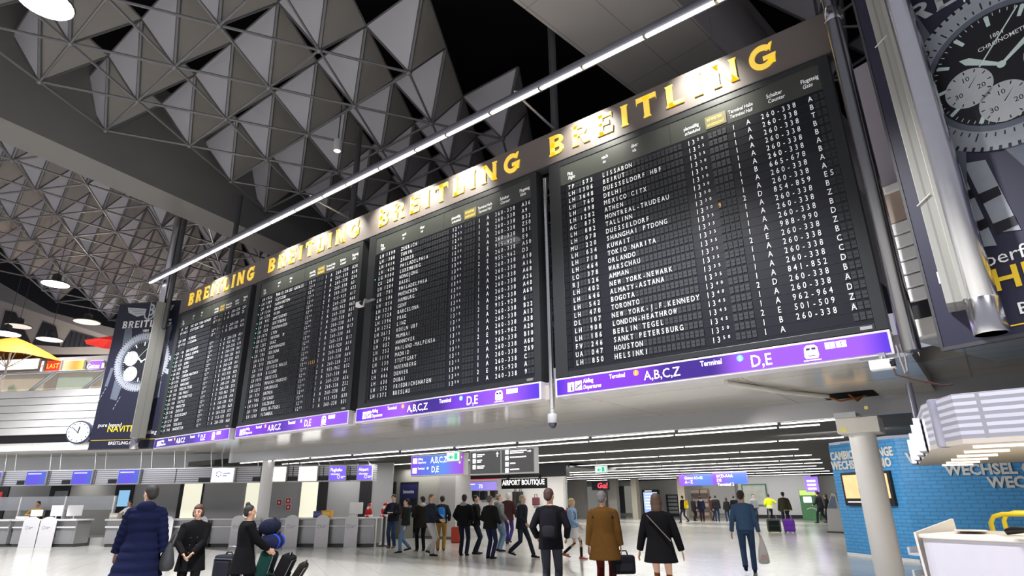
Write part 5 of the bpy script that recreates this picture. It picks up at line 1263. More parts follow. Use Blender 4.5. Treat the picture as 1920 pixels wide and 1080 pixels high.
m = MB(); t2 = thing('parasol', 'red parasol tip showing left of the dark banner', 'parasol', on_plane(212, 634, LP + LN * 6, LD) + Vector((0, 0, -2.6))); m.rings([[(1.3 * q * math.cos(2 * PI * j / 8), 1.3 * q * math.sin(2 * PI * j / 8), 2.75 - .5 * q) for j in range(8)] for q in (.03, .5, 1.0)], cap=False); o = m.build('canopy', mat('red_canvas', (.75, .04, .03), .7, emit=.25, ecol=(1, .05, .04)), t2); sd = o.modifiers.new('thick', 'SOLIDIFY'); sd.thickness = .015; m = MB(); m.tube([(0, 0, .75), (0, 0, 2.75)], .04, 8); m.tube([(0, 0, -1), (0, 0, .8)], .04, 8); m.build('pole', M_white, t2, smooth=True)
# lit sign band of the gallery
def gsign(pa, pb, mt, label, txt=None, fg=None):
    a = on_plane(pa, 697, LP + LN * 3.5, LD); b = on_plane(pb, 680, LP + LN * 3.5, LD); wd = (b - a).dot(LD)
    t = thing('gallery_sign', label, 'sign', (a.x, a.y, a.z), dirz(LD))
    m = MB(); m.box(0, wd, -.03, .08, 0, .55); m.build('housing', M_white, t); m = MB(); m.box(.02, wd - .02, -.05, -.03, .03, .52); m.build('panel', mt, t)
    if txt: m = MB(); m.text(txt, wd / 2, .15, .25, -.056, .9, .015, 'c'); m.build('lettering', fg or M_print, t, recalc=False)
gsign(-40, 74, glow('white_sign_warm', (1, .93, .82), 2.2), 'long blank white lit sign over the gallery at the left edge')
gsign(75, 84, glow('white_sign_small', (1, .85, .8), 1.6), 'small white lit sign with red arrow over the gallery', '>', glow('red_arrow', (.9, .05, .05), 1))
gsign(85, 116, glow('red_sign', (.75, .035, .015), 1.1), 'red lit sign over the gallery reading LAST', 'LAST', glow('yellow_letters_lit', (1, .6, .1), 1.2))
gsign(116, 159, ramp_emit('orange_sign', [(0, (1, .75, .4)), (.4, (1, .4, .03)), (.7, (1, .75, .1)), (1, (1, .3, .02))], 1.4, length=1.8), 'orange and yellow lit sign over the gallery')
gsign(166, 195, glow('violet_sign', (.22, .08, .62), 1.0), 'violet lit sign over the gallery beside the dark banner', 'Gates B', M_print)
# unseen fill points added to light the gallery rear; pale disc lamps follow
for xx_, dd_, e_ in ((-9, 10.0, 900), (1, 9.5, 900)):
    w = LP + LD * xx_ + LN * dd_; lamp('gallery_fill_light', 'POINT', (w.x, w.y, 8.75 if dd_ > 9 else 7.8), e_, (1, .93, .88), None, .4)
for xx_ in (-6, -1, 4.5):
    w = LP + LD * xx_ - LN * .5; lamp('desk_fill_light', 'AREA', (w.x, w.y, LZ - .06), 75, (.95, .96, 1), (w.x + LN.x * 1.6, w.y + LN.y * 1.6, 1.2), 4.5, .3)  # unseen lights added before the desks to brighten the sign boxes
lamp('column_fill_spot', 'SPOT', (-4.6, 11.6, ZS - .05), 260, (1, .97, .92), (-2.4, 13.5, .8), .12, spot=110, blend=.8)  # unseen spot added to brighten the white column
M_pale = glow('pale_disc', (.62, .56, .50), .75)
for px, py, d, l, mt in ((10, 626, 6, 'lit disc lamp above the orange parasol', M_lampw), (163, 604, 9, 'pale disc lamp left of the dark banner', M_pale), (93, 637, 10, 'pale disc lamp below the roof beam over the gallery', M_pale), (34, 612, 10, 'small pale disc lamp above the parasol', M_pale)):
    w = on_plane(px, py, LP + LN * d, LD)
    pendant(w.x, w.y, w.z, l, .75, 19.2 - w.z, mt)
# dark triangular roof openings in the rear wall above the gallery
for k, pts in enumerate(([(0, 618), (10, 582), (28, 586), (57, 644), (0, 644)], [(60, 646), (80, 603), (103, 612), (112, 650)], [(113, 651), (132, 620), (188, 637), (206, 649)])):
    wallpoly('trim_6', pts, 13.1, M_corr if k == 2 else M_blackp, .05)
# potted green things on the gallery
w = on_plane(62, 724, LP + LN * 2.2, LD)
t = thing('potted_plant', 'bright green leafy plant behind the balcony glass', 'plant', (w.x, w.y, 5.9)); m = MB(); m.lathe([(.2, 0), (.28, .4), (.26, .42)], 14); m.build('pot', M_offw, t, smooth=True)
m = MB(); random.seed(2)
for k in range(60):
    a, e = random.uniform(0, 6.28), random.uniform(.2, 1.3); L = random.uniform(.35, .6); d = Vector((math.cos(a) * math.cos(e), math.sin(a) * math.cos(e), math.sin(e))); p0 = Vector((0, 0, .4)); q = p0 + d * L; s_ = d.cross(Vector((0, 0, 1))).normalized() * .05; m.poly([p0, p0 + d * L * .5 + s_, q, p0 + d * L * .5 - s_])
m.build('leaves', mat('leaf_green', (.10, .45, .16), .5, noise=.3), t, recalc=False)
# ------------------------------------------------------------------ people
SKINS = [mat('skin_%d' % k, c, .55, noise=.05, spec=.35) for k, c in enumerate(((.62, .38, .27), (.48, .27, .18), (.68, .45, .34)))]
M_eye = mat('eye_dark', (.03, .02, .02), .2, noise=0)
M_lip = mat('lip', (.42, .17, .15), .5, noise=0)
def remesh(o, vox, it=6, fac=.5):
    r = o.modifiers.new('skin', 'REMESH'); r.mode = 'VOXEL'; r.voxel_size = vox; r.use_smooth_shade = True
    s_ = o.modifiers.new('smooth', 'SMOOTH'); s_.iterations = it; s_.factor = fac
    return o
def ik(a, c, l1, l2, pole):
    a, c = Vector(a), Vector(c); d = c - a; L = min(d.length, (l1 + l2) * .998)
    if d.length < 1e-6: d = Vector((0, 0, -1))
    dn = d.normalized(); c = a + dn * L
    x = (l1 * l1 - l2 * l2 + L * L) / (2 * L); h = math.sqrt(max(0, l1 * l1 - x * x))
    p = Vector(pole); p = (p - dn * p.dot(dn))
    if p.length < 1e-6: p = dn.orthogonal()
    return a + dn * x + p.normalized() * h, c
def oval(mb, secs, n=20):
    """loft of horizontal ovals: (x, y, z, rx, ry)"""
    mb.rings([[Vector((x + rx * math.cos(2 * PI * j / n), y + ry * math.sin(2 * PI * j / n), z)) for j in range(n)] for x, y, z, rx, ry in secs])
def person(label, x, y, az, H=1.75, skin=0, top=None, legs=(.03, .035, .06), hair=None, pose=None, lod=1, shoes=(.02, .02, .02), group=None, z=0., wide=1.0, seated=False):
    """az: heading of the face in degrees from +y towards +x.  pose: feet, hands, lean, head turn"""
    top = top or {}; pose = pose or {}
    s = H / 1.75
    t = thing('person', label, 'person', (x, y, z), -math.radians(az), group)
    vb = (.0085, .013, .019)[lod]; vc = (.012, .016, .022)[lod]
    lean = pose.get('lean', 0.); 
    def L(v): return Vector((v[0] * s, (v[1] + lean * max(0, v[2] - .9)) * s, v[2] * s))
    hipz = pose.get('hip', .92)
    fL, fR = pose.get('feet', ((-.10, .03, .09), (.10, -.02, .09)))
    hL, hR = pose.get('hands', ((-.27, .06, .80), (.27, .06, .80)))
    poleL, poleR = pose.get('elbow', ((-.5, -1, -.2), (.5, -1, -.2)))
    sh = .195 * wide
    SL, SR = Vector((-sh + .012, 0, 1.40)), Vector((sh - .012, 0, 1.40))
    eL, wL = ik(SL, Vector(hL), .29, .27, poleL); eR, wR = ik(SR, Vector(hR), .29, .27, poleR)
    hpL, hpR = Vector((-.095, 0, hipz - .02)), Vector((.095, 0, hipz - .02))
    kL, aL = ik(hpL, Vector(fL), .44, .43, pose.get('kneeL', (-.05, 1, 0))); kR, aR = ik(hpR, Vector(fR), .44, .43, pose.get('kneeR', (.05, 1, 0)))
    # ---- body
    b = MB()
    oval(b, [(0, 0, .84, .10, .08), (0, 0, .90, .145, .10), (0, 0, .98, .15, .10), (0, 0, 1.08, .13, .09), (0, 0, 1.22, .15, .10), (0, 0, 1.34, .165, .105), (0, 0, 1.42, .15, .09), (0, 0, 1.465, .085, .07), (0, .005, 1.50, .056, .058), (0, .012, 1.57, .054, .056)])
    hy = math.radians(pose.get('turn', 0)); nod = math.radians(pose.get('nod', 0))
    HM = Matrix.Translation((0, .02, 1.54)) @ Matrix.Rotation(-hy, 4, 'Z') @ Matrix.Rotation(-nod, 4, 'X') @ Matrix.Translation((0, -.02, -1.54))
    b.M = HM
    b.ell((0, .005, 1.655), (.074, .093, .098), 18, 12); b.ell((0, .030, 1.590), (.056, .066, .066), 16, 10); b.ell((0, .078, 1.545), (.026, .02, .02), 10, 6)
    b.tube([(0, .088, 1.66), (0, .103, 1.63), (0, .112, 1.612)], [.010, .013, .016], 8)
    for q in (-1, 1):
        b.ell((q * .076, .0, 1.635), (.012, .022, .033), 8, 6); b.ell((q * .034, .083, 1.667), (.024, .014, .008), 8, 6); b.ell((q * .040, .068, 1.612), (.022, .022, .018), 8, 6)
    b.M = Matrix()
    for S_, e_, w_ in ((SL, eL, wL), (SR, eR, wR)):
        b.tube([S_, S_.lerp(e_, .5), e_, e_.lerp(w_, .4), w_], [.050, .044, .036, .036, .026], 12)
        d = (w_ - e_).normalized()
        d = (d + Vector(pose.get('hand_dir', (0, 0, 0)))).normalized()
        sgn = -1 if w_ is wL else 1
        side = Vector((-sgn * .25, 1, 0)); side = (side - d * side.dot(d)).normalized()    # towards the thumb
        pn = d.cross(side)
        pw = w_ + d * .05
        b.ell(pw, (.030, .040, .052), 12, 8, rot=Matrix((pn * .5, side, d)).transposed())
        curl = pose.get('curl', .35)
        inw = pn if pn.x * sgn < 0 else -pn
        for k, (o_, ln) in enumerate(((.030, .072), (.011, .080), (-.009, .075), (-.028, .058))):
            p0 = w_ + d * .085 + side * o_; d1 = (d + inw * curl * .6 + side * o_ * 1.5).normalized(); p1 = p0 + d1 * ln * .5; d2 = (d + inw * curl * 1.8).normalized(); p2 = p1 + d2 * ln * .5
            b.tube([p0 - d * .02, p1, p2], [.0105, .0095, .008], 7)
        th0 = w_ + d * .03 + side * .03; b.tube([th0, th0 + (side * .6 + d * .8).normalized() * .035, th0 + (side * .35 + d).normalized() * .068], [.013, .011, .009], 7)
    for hp, k_, a_ in ((hpL, kL, aL), (hpR, kR, aR)):
        b.tube([hp, hp.lerp(k_, .5), k_, k_.lerp(a_, .35), a_, a_ + Vector((0, .0, -.04))], [.082, .068, .048, .048, .033, .034], 12)
        b.ell(a_ + Vector((0, .06, -.055)), (.036, .11, .028), 12, 8)
    b.v = [L(v) for v in b.v]
    remesh(b.build('body', SKINS[skin], t, smooth=True, recalc=True), vb * s, 4)
    # ---- eyes, brows, mouth (when the face is seen)
    if pose.get('face'):
        m = MB(HM)
        for q in (-1, 1): m.ell((q * .031, .092, 1.650), (.011, .008, .007), 10, 6)
        m.v = [L(v) for v in m.v]; m.build('eye', M_eye, t, smooth=True)
        m = MB(HM)
        for q in (-1, 1): m.tube([(q * .018, .098, 1.674), (q * .034, .096, 1.679), (q * .050, .082, 1.672)], .005, 6)
        m.v = [L(v) for v in m.v]; m.build('eyebrow', M_eye, t, smooth=True)
        m = MB(HM); m.tube([(-.024, .090, 1.583), (0, .102, 1.586), (.024, .090, 1.583)], [.004, .007, .004], 8); m.v = [L(v) for v in m.v]; m.build('mouth', M_lip, t, smooth=True)
    # ---- trousers / legs
    if legs is not None:
        m = MB()
        oval(m, [(0, -.005, .82, .13, .105), (0, -.005, .90, .172, .122), (0, 0, .98, .168, .118), (0, 0, 1.06, .155, .11)])
        lw = pose.get('legw', 1.0)
        for hp, k_, a_ in ((hpL, kL, aL), (hpR, kR, aR)):
            m.tube([hp + Vector((0, 0, .04)), hp.lerp(k_, .35), k_, k_.lerp(a_, .4), a_ + (a_ - k_).normalized() * .03], [.098 * lw, .088 * lw, .068 * lw, .066 * lw, .060 * lw], 14)
        m.v = [L(v) for v in m.v]
        remesh(m.build('trousers', cloth('legs_%s' % label[-14:], legs), t, smooth=True), vc * s, 3)
    for hp, a_, k_ in ((hpL, aL, kL), (hpR, aR, kR)):
        m = MB(); dz = a_.z - .09; tip = Vector((0, 1, -max(0, dz) * 2.2)).normalized(); upv = Vector((1, 0, 0)).cross(tip)
        c0 = a_ + Vector((0, -.035, -.035))
        for u, rr, hh in ((0, .036, .045), (.05, .042, .05), (.12, .044, .036), (.19, .040, .028)):
            m.ell(c0 + tip * u + upv * (hh - .095 + .035), (rr, .055, hh), 12, 8)
        m.v = [L(v) for v in m.v]
        for v in m.v: v.z = max(v.z, .002)
        remesh(m.build('shoe', cloth('shoe_%s' % label[-12:], shoes, .6), t, smooth=True), .011, 2)
    # ---- jacket or coat
    if top:
        th = top.get('th', .028); hem = top.get('hem', .84); fl = top.get('flare', .0); puff = top.get('puff', 0)
        m = MB(); secs = []
        base = [(.40, .21, .17), (.60, .20, .16), (.80, .178, .128), (.90, .172, .122), (.98, .165, .115), (1.08, .15, .105), (1.22, .165, .115), (1.34, .178, .118), (1.42, .165, .102), (1.46, .105, .085), (1.49, .070, .072)]
        def rad_(zz):
            for (za, a1, b1), (zb, a2, b2) in zip(base, base[1:]):
                if za <= zz <= zb: f_ = (zz - za) / (zb - za); return a1 + (a2 - a1) * f_, b1 + (b2 - b1) * f_
            return base[-1][1:]
        zz = hem; nst = 26 if puff else 14
        for i in range(nst + 1):
            zz = hem + (1.49 - hem) * i / nst
            rx_, ry_ = rad_(zz); e = th + fl * max(0, (1.05 - zz))
            if puff and zz < 1.42: e += puff * abs(math.sin(zz * PI / .125))
            if zz > 1.46: e *= .75
            secs.append((0, -.004, zz, (rx_ + e) * wide, ry_ + e))
        oval(m, secs, 24)
        top.setdefault('collar', .035)
        if top.get('collar', .0): oval(m, [(0, -.01, 1.45, .10, .10), (0, -.015, 1.45 + top['collar'], .085, .09)])
        if top.get('hood'):
            m.ell((0, -.10, 1.46), (.13, .075, .085), 16, 9)
        aw = top.get('sleeve', 1.0)
        for S_, e_, w_ in ((SL, eL, wL), (SR, eR, wR)):
            m.ell((S_.x * .93, -.003, 1.405), (.070 + th * .4, .072 + th * .3, .062), 14, 9); m.ell((S_.x * .6, -.004, 1.43), (.075, .075, .05), 14, 9)
            pts = [S_ + Vector((0, 0, -.02)), S_.lerp(e_, .4), S_.lerp(e_, .75), e_, e_.lerp(w_, .3), e_.lerp(w_, .65), w_ - (w_ - e_).normalized() * .01]
            rr = [.066, .066, .061, .058, .054, .050, .047]
            if puff: pts = [S_.lerp(e_, .06 + .94 * i / 7) for i in range(8)] + [e_.lerp(w_, i / 6) for i in range(1, 7)]; rr = [.066 - .001 * i + (puff * .6 if i % 2 else 0) for i in range(14)]
            m.tube(pts, [r * aw + (th - .028) * .6 for r in rr], 14)
        m.v = [L(v) for v in m.v]
        mtl = top.get('mat') or cloth('top_%s' % label[-16:], top['col'])
        remesh(m.build(top.get('name', 'jacket'), mtl, t, smooth=True), vc * s, 3 if puff else 5)
        if top.get('hoodcol'):
            m = MB(); m.ell((0, -.085, 1.475), (.115, .085, .075), 16, 9); m.ell((0, .02, 1.46), (.09, .085, .045), 16, 9); m.v = [L(v) for v in m.v]; remesh(m.build('hood', cloth('hood_%s' % label[-10:], top['hoodcol']), t, smooth=True), .014, 3)
        if top.get('yoke'):
            m = MB(); oval(m, [(0, -.004, 1.33 - .03, (.19 + .028 + .008) * wide, .158), (0, -.004, 1.345, (.185 + .036) * wide, .157)], 24); m.v = [L(v) for v in m.v]; m.build('yoke_stripe', cloth('yoke', top['yoke']), t, smooth=True)
        if top.get('band'):
            for zz, bc in top['band']:
                rx_, ry_ = rad_(zz); m = MB(); oval(m, [(0, -.004, zz - .025, (rx_ + th + .008) * wide, ry_ + th + .008), (0, -.004, zz + .025, (rx_ + th + .008) * wide, ry_ + th + .008)], 24); m.v = [L(v) for v in m.v]; m.build('reflective_band', mat('band_%.2f' % bc[0], bc, .5), t, smooth=True)
        if top.get('front'):
            m = MB(); rx_, ry_ = .165, .115
            m.poly([(-.055, ry_ + th + .016, 1.10), (.055, ry_ + th + .016, 1.10), (.05, ry_ + th + .016, 1.32), (.03, .11 + th, 1.44), (-.03, .11 + th, 1.44), (-.05, ry_ + th + .016, 1.32)]); m.v = [L(v) for v in m.v]; o = m.build('shirt_front', cloth('shirt_%s' % label[-8:], top['front']), t, recalc=False); sd = o.modifiers.new('t', 'SOLIDIFY'); sd.thickness = .012
        if top.get('buttons'):
            for k in range(3):
                for q in (-.05, .05): m = MB(); m.ell((q, .15 + th - .01, .98 + .12 * k), (.014, .01, .014), 8, 6); m.v = [L(v) for v in m.v]; m.build('button', M_blackp, t, smooth=True)
        if top.get('strap'):
            m = MB(); pts = []
            for k in range(13):
                f_ = k / 12; pts.append(L((-.16 + .36 * f_, -(.125 + th + .018) - .01 * math.sin(f_ * PI), 1.43 - .40 * f_)))
            m.tube(pts, .016, 6, flat=.5); m.build('cross_strap', cloth('strap_grey', top['strap']), t, smooth=True)
    # ---- hair
    if hair:
        m = MB(HM); st = hair.get('style', 'short')
        m.ell((0, -.018, 1.680), (.086, .098, .094), 18, 12)
        m.ell((0, -.045, 1.640), (.078, .070, .085), 16, 10)
        if st in ('bob', 'long'):
            for q in (-1, 1): m.ell((q * .066, -.015, 1.615), (.032, .065, .075), 12, 8)
        if st == 'bob': m.ell((0, -.05, 1.585), (.085, .06, .06), 14, 8); m.ell((0, .045, 1.72), (.07, .05, .03), 12, 8)
        if st == 'long': m.ell((0, -.065, 1.53), (.085, .05, .13), 14, 9); m.ell((0, -.045, 1.62), (.09, .07, .1), 14, 9)
        if st == 'bun': m.ell((0, -.05, 1.775), (.045, .045, .045), 12, 8)
        if st == 'cap': m.ell((0, .01, 1.705), (.092, .108, .065), 16, 10); m.ell((0, .10, 1.685), (.06, .05, .012), 12, 6)
        m.v = [L(v) for v in m.v]
        remesh(m.build('cap' if st == 'cap' else 'hair', mat('hair_%s' % str(hair['col']), hair['col'], .7, noise=.2, nscale=30, bump=.4, bscale=120), t, smooth=True), .011, 2)
    pts_ = dict(wL=L(wL + (wL - eL).normalized() * .09), wR=L(wR + (wR - eR).normalized() * .09))
    R_ = Matrix.Translation((x, y, z)) @ Matrix.Rotation(-math.radians(az), 4, 'Z')
    return t, {k: R_ @ v for k, v in pts_.items()}, R_, s
BLK = (.006, .006, .007); HBR = {'style': 'short', 'col': (.035, .02, .012)}; HDK = {'style': 'short', 'col': (.014, .011, .010)}; HBL = {'style': 'bob', 'col': (.55, .40, .18)}
def backpack(label, R_, s, col, w=.30, h=.44, z0=1.0, d=.17, y0=-.15, pocket=None):
    o = Vector((0, y0 * s, z0 * s)); 
    t = thing('backpack', label, 'backpack', R_ @ o, R_.to_euler().z)
    m = MB(); secs = [(0, -d / 2, zz, w / 2 * k, d / 2 * k2) for zz, k, k2 in ((0, .8, .8), (.04, .96, .98), (h * .45, 1, 1), (h * .8, .93, .85), (h * .95, .7, .6), (h, .35, .3))]
    oval(m, secs, 20); o_ = m.build('body', cloth('pack_%s' % label[:12], col), t, smooth=True)
    m = MB(); oval(m, [(0, -d * .86, zz, w * .36 * k, .05 * k) for zz, k in ((.03, .8), (.08, 1), (h * .38, 1), (h * .44, .6))], 16); m.build('front_pocket', cloth('pocket_%s' % label[:12], pocket or [c * 1.4 + .005 for c in col]), t, smooth=True)
    m = MB(); m.tube([(-.04, -.02, h), (-.03, -.02, h + .05), (.03, -.02, h + .05), (.04, -.02, h)], .009, 6); m.build('grab_loop', M_blackp, t, smooth=True)
    for q in (-1, 1):
        m = MB(); m.tube([(q * .10, .0, h * .9), (q * .13, .13, h * .98), (q * .15, .27, h * .78), (q * .16, .27, h * .45), (q * .15, .06, .06)], .018, 6, flat=.5); m.build('strap', M_blackp, t, smooth=True)
    return t
STD = lambda d=.0, st=.1: ((-.10, st, .09), (.10, -st, .09))
WALK = lambda st=.22: ((-.09, st, .09), (.09, -st, .17))
WALKR = lambda st=.22: ((-.09, -st, .17), (.09, st, .09))
def depth_pt(px, py, dep):
    r_ = ray(px, py); return r_ * (dep / r_.dot(FWD)) + Vector((0, 0, EYE))
# nearest walkers and waiting people
p_ = depth_pt(284, 911, 9.4)
person('person in a long quilted navy coat walking away at far left, hood down', p_.x, p_.y, -62, 1.90, 0, dict(col=(.006, .008, .030), hem=.55, th=.038, flare=.16, puff=.018, hood=1, name='quilted_coat', sleeve=1.05), BLK, HDK, dict(feet=WALK(.2), hands=((-.30, .12, .86), (.31, -.06, .84)), turn=-38), 0)
p_ = depth_pt(374, 948, 9.8)
t, hp, R_, s = person('woman with short brown hair in a dark coat, holding a big grey bag', p_.x, p_.y, 118, 1.60, 0, dict(col=(.007, .007, .008), hem=.68, th=.036, flare=.06, collar=.06, buttons=1, name='coat'), BLK, {'style': 'bob', 'col': (.06, .025, .015)}, dict(feet=STD(0, .04), hands=((-.02, .30, .98), (.12, .27, .96)), elbow=((-1, -.5, -.4), (1, -.4, -.4)), face=1, turn=14, nod=8), 0)
# shoulder bag held by the woman
hb = hp['wR']
t = thing('shoulder_bag', 'large soft grey bag held by the woman with short brown hair', 'bag', (hb.x - .17, hb.y - .20, .66), math.radians(-20))
m = MB(); oval(m, [(0, 0, 0, .10, .06), (0, 0, .03, .25, .10), (0, 0, .10, .285, .115), (.02, 0, .22, .235, .09), (.06, 0, .33, .14, .06), (.10, .01, .40, .06, .03)], 24); m.build('body', cloth('bag_grey', (.05, .052, .056)), t, smooth=True)
m = MB(); m.tube([(.06, -.02, .34), (.12, .02, .50), (.17, .06, .60), (.15, .07, .52), (.12, .03, .36)], .014, 8); m.build('handle', cloth('bag_handle', (.10, .10, .11)), t, smooth=True)
p_ = depth_pt(471, 942, 10.0)
tT, hpT, RT, sT = person('person in long black coat with hair in a bun pushing the loaded trolley', p_.x, p_.y, 20, 1.585, 1, dict(col=(.006, .006, .007), hem=.62, th=.04, flare=.12, collar=.04, name='long_coat'), BLK, {'style': 'bun', 'col': (.012, .010, .009)}, dict(feet=STD(0, .08), hands=((-.15, .38, 1.0), (.17, .38, 1.0)), turn=10), 0)
p_ = depth_pt(1030, 918, 10.6)
t, hp, R_, s = person('man in a black jacket with a dark backpack, standing with his back turned', p_.x, p_.y, -28, 1.81, 0, dict(col=(.007, .007, .010), hem=.80, th=.034, collar=.04), (.030, .032, .042), {'style': 'short', 'col': (.05, .022, .018)}, dict(feet=STD(0, .03), hands=((-.24, .10, .98), (.26, .12, .98)), turn=24), 0)
backpack('dark backpack on the man in the black jacket', R_, s, (.009, .009, .012), .31, .47, .98, .17, -.145)
p_ = depth_pt(1128, 923, 10.8)
t, hp, R_, s = person('man in a brown coat with dark yoke stripe and dark red trousers, seen from behind', p_.x, p_.y, -24, 1.76, 0, dict(col=(.085, .040, .009), hem=.63, th=.045, flare=.10, yoke=(.015, .014, .016), collar=.05, name='coat', sleeve=1.1), (.085, .012, .010), {'style': 'short', 'col': (.12, .11, .11)}, dict(feet=WALKR(.14), hands=((-.29, .02, .80), (.29, .06, .72)), turn=10), 0, wide=1.02)
hb = hp['wR']
t = thing('black_bag', 'black holdall carried low by the man in the brown coat', 'bag', (hb.x + .02, hb.y, hb.z - .36), math.radians(40))
m = MB(); m.box(-.2, .2, -.09, .09, 0, .30); m.build('body', cloth('black_bag', (.010, .010, .014)), t, bevel=.04, seg=3); m = MB(); m.tube([(-.09, 0, .29), (-.06, 0, .37), (.06, 0, .37), (.09, 0, .29)], .014, 8); m.build('handle', M_blackp, t, smooth=True); m = MB(); m.box(-.15, .15, -.105, -.09, .05, .17); m.build('pocket', cloth('black_pocket', (.016, .016, .02)), t, bevel=.01)
p_ = depth_pt(1229, 927, 9.8)
person('woman in a black coat with a grey cross strap and brown tights, walking away', p_.x, p_.y, -20, 1.70, 0, dict(col=(.005, .005, .006), hem=.70, th=.042, flare=.14, strap=(.16, .13, .12), collar=.03, name='coat', sleeve=1.05), (.16, .060, .028), {'style': 'long', 'col': (.055, .026, .014)}, dict(feet=WALK(.16), hands=((-.36, .06, .80), (.36, .08, .80)), legw=.72, turn=4), 0, shoes=(.05, .03, .02))
p_ = at_z(1408, 1075)
t, hp, R_, s = person('man in blue denim jacket and trousers walking away with a white bag', p_.x, p_.y, -17, 1.78, 0, dict(col=(.060, .115, .215), hem=.90, th=.03, collar=.03), (.045, .085, .165), {'style': 'short', 'col': (.045, .026, .018)}, dict(feet=WALKR(.16), hands=((-.30, -.02, .86), (.29, .05, .80)), turn=14), 0)
hb = hp['wR']
t = thing('plastic_bag', 'white plastic bag hanging from the hand of the man in denim', 'bag', (hb.x + .02, hb.y, hb.z - .58), .4)
m = MB(); oval(m, [(0, 0, 0, .06, .02), (0, 0, .03, .12, .05), (0, 0, .18, .115, .05), (0, 0, .34, .085, .035), (0, 0, .46, .05, .02), (0, 0, .6, .015, .012)], 16); m.build('body', mat('white_plastic', (.72, .70, .68), .35, noise=.1, nscale=9, alpha=.9), t, smooth=True); m = MB(); m.poly([(-.06, -.062, .1), (.06, -.062, .1), (.05, -.062, .2), (-.05, -.062, .2)]); m.build('print', mat('bag_print_pink', (.7, .45, .42), .5), t, recalc=False)

# the waiting group by the row end and the boutique
def G(px, py): w = at_z(px, py); return w.x, w.y
x, y = G(734, 1027); t, hp, R_, s = person('man in a dark jacket looking down at his phone, beside the row end', x, y, 150, 1.84, 0, dict(col=(.016, .016, .020), hem=.86, th=.035, front=(.03, .035, .08), collar=.04), (.030, .048, .10), HDK, dict(hands=((-.06, .28, 1.16), (.10, .28, 1.16)), elbow=((-1, -.3, -1), (1, -.3, -1)), nod=22, face=1), 1, (.10, .08, .05))
backpack('black backpack behind the man looking at his phone', R_, s, (.012, .012, .013), .30, .44, .95, .2, -.15)
m = MB(); hb = (hp['wL'] + hp['wR']) / 2; t = thing('mobile_phone', 'dark phone in the hands of the man beside the row end', 'phone', hb, 0); m.box(-.035, .035, -.005, .005, -.07, .07); m.build('body', M_blackp, t); m = MB(); m.box(-.03, .03, .005, .007, -.06, .06); m.build('screen', glow('phone_screen', (.4, .45, .6), .8), t)
x, y = G(758, 1036); person('man in a dark green jacket and pale jeans walking towards the left', x, y, 200, 1.68, 0, dict(col=(.018, .026, .022), hem=.88, th=.035, front=(.10, .04, .045)), (.13, .21, .33), HDK, dict(feet=WALK(.2), hands=((-.26, .12, .84), (.26, -.02, .86)), face=1, turn=10), 1)
x, y = G(788, 1033); person('person in a dark coat with a pale fur hood and black trousers', x, y, -60, 1.76, 0, dict(col=(.022, .021, .018), hem=.74, th=.045, hoodcol=(.5, .47, .42), flare=.05, name='coat'), (.013, .013, .015), HDK, dict(feet=STD(0, .06), hands=((-.22, .25, 1.1), (.24, .1, .95)), turn=-30), 1)
x, y = G(806, 1042); person('man in a dark sweatshirt with grey hood and light trousers', x, y, 75, 1.81, 0, dict(col=(.022, .027, .040), hem=.92, th=.03, hoodcol=(.30, .30, .31), name='sweatshirt'), (.50, .49, .47), {'style': 'short', 'col': (.16, .11, .08)}, dict(feet=WALKR(.12), hands=((-.10, .36, 1.02), (.12, .38, 1.02)), turn=10), 1, (.03, .02, .02))
x, y = G(826, 1033); t, hp, R_, s = person('man in a dark jacket with a blue backpack and mustard trousers', x, y, -40, 1.77, 0, dict(col=(.020, .021, .022), hem=.88, th=.035), (.30, .17, .035), HDK, dict(feet=STD(0, .02), hands=((-.24, .14, .95), (.25, .14, .95)), turn=-20), 1, (.22, .03, .03))
backpack('bright blue backpack on the man in mustard trousers', R_, s, (.03, .16, .46), .28, .42, .98, .16, -.14, (.10, .30, .65))
x, y = G(869, 1042); person('man in a black jacket with a grey hood and dark jeans, back turned', x, y, -25, 1.79, 0, dict(col=(.010, .010, .011), hem=.84, th=.045, hoodcol=(.28, .28, .28), flare=.03), (.018, .022, .040), HDK, dict(feet=STD(0, .02), hands=((-.24, .16, 1.0), (.25, .16, 1.0)), turn=-8), 1)
x, y = G(891, 1039); person('person in a dark jacket with red lining, behind the grey-hooded man', x, y, 50, 1.77, 0, dict(col=(.014, .014, .013), hem=.84, th=.04, front=(.22, .05, .03), collar=.04), (.02, .024, .04), HDK, dict(hands=((-.08, .30, 1.05), (.12, .28, 1.0)), turn=20), 1)
x, y = G(919, 1048); person('man in a black jacket and navy trousers facing the boutique', x, y, -5, 1.74, 0, dict(col=(.015, .015, .015), hem=.82, th=.05, flare=.04), (.028, .034, .075), {'style': 'short', 'col': (.11, .10, .10)}, dict(hands=((-.22, .18, .98), (.22, .2, .98)), turn=20), 1)
x, y = G(936, 1034); person('man in a grey hooded sweatshirt and light blue jeans', x, y, 20, 1.81, 0, dict(col=(.15, .16, .165), hem=.88, th=.04, hood=1, name='sweatshirt'), (.16, .24, .34), {'style': 'short', 'col': (.20, .15, .11)}, dict(hands=((-.26, .12, .95), (.26, .14, .95)), turn=20), 1)
x, y = G(953, 1020); person('person in a white cap and maroon jacket near the boutique front', x, y, -20, 1.88, 0, dict(col=(.055, .022, .024), hem=.80, th=.04), (.05, .04, .16), {'style': 'cap', 'col': (.66, .65, .64)}, dict(feet=WALK(.12), hands=((-.26, .1, .9), (.28, .12, .9))), 1)
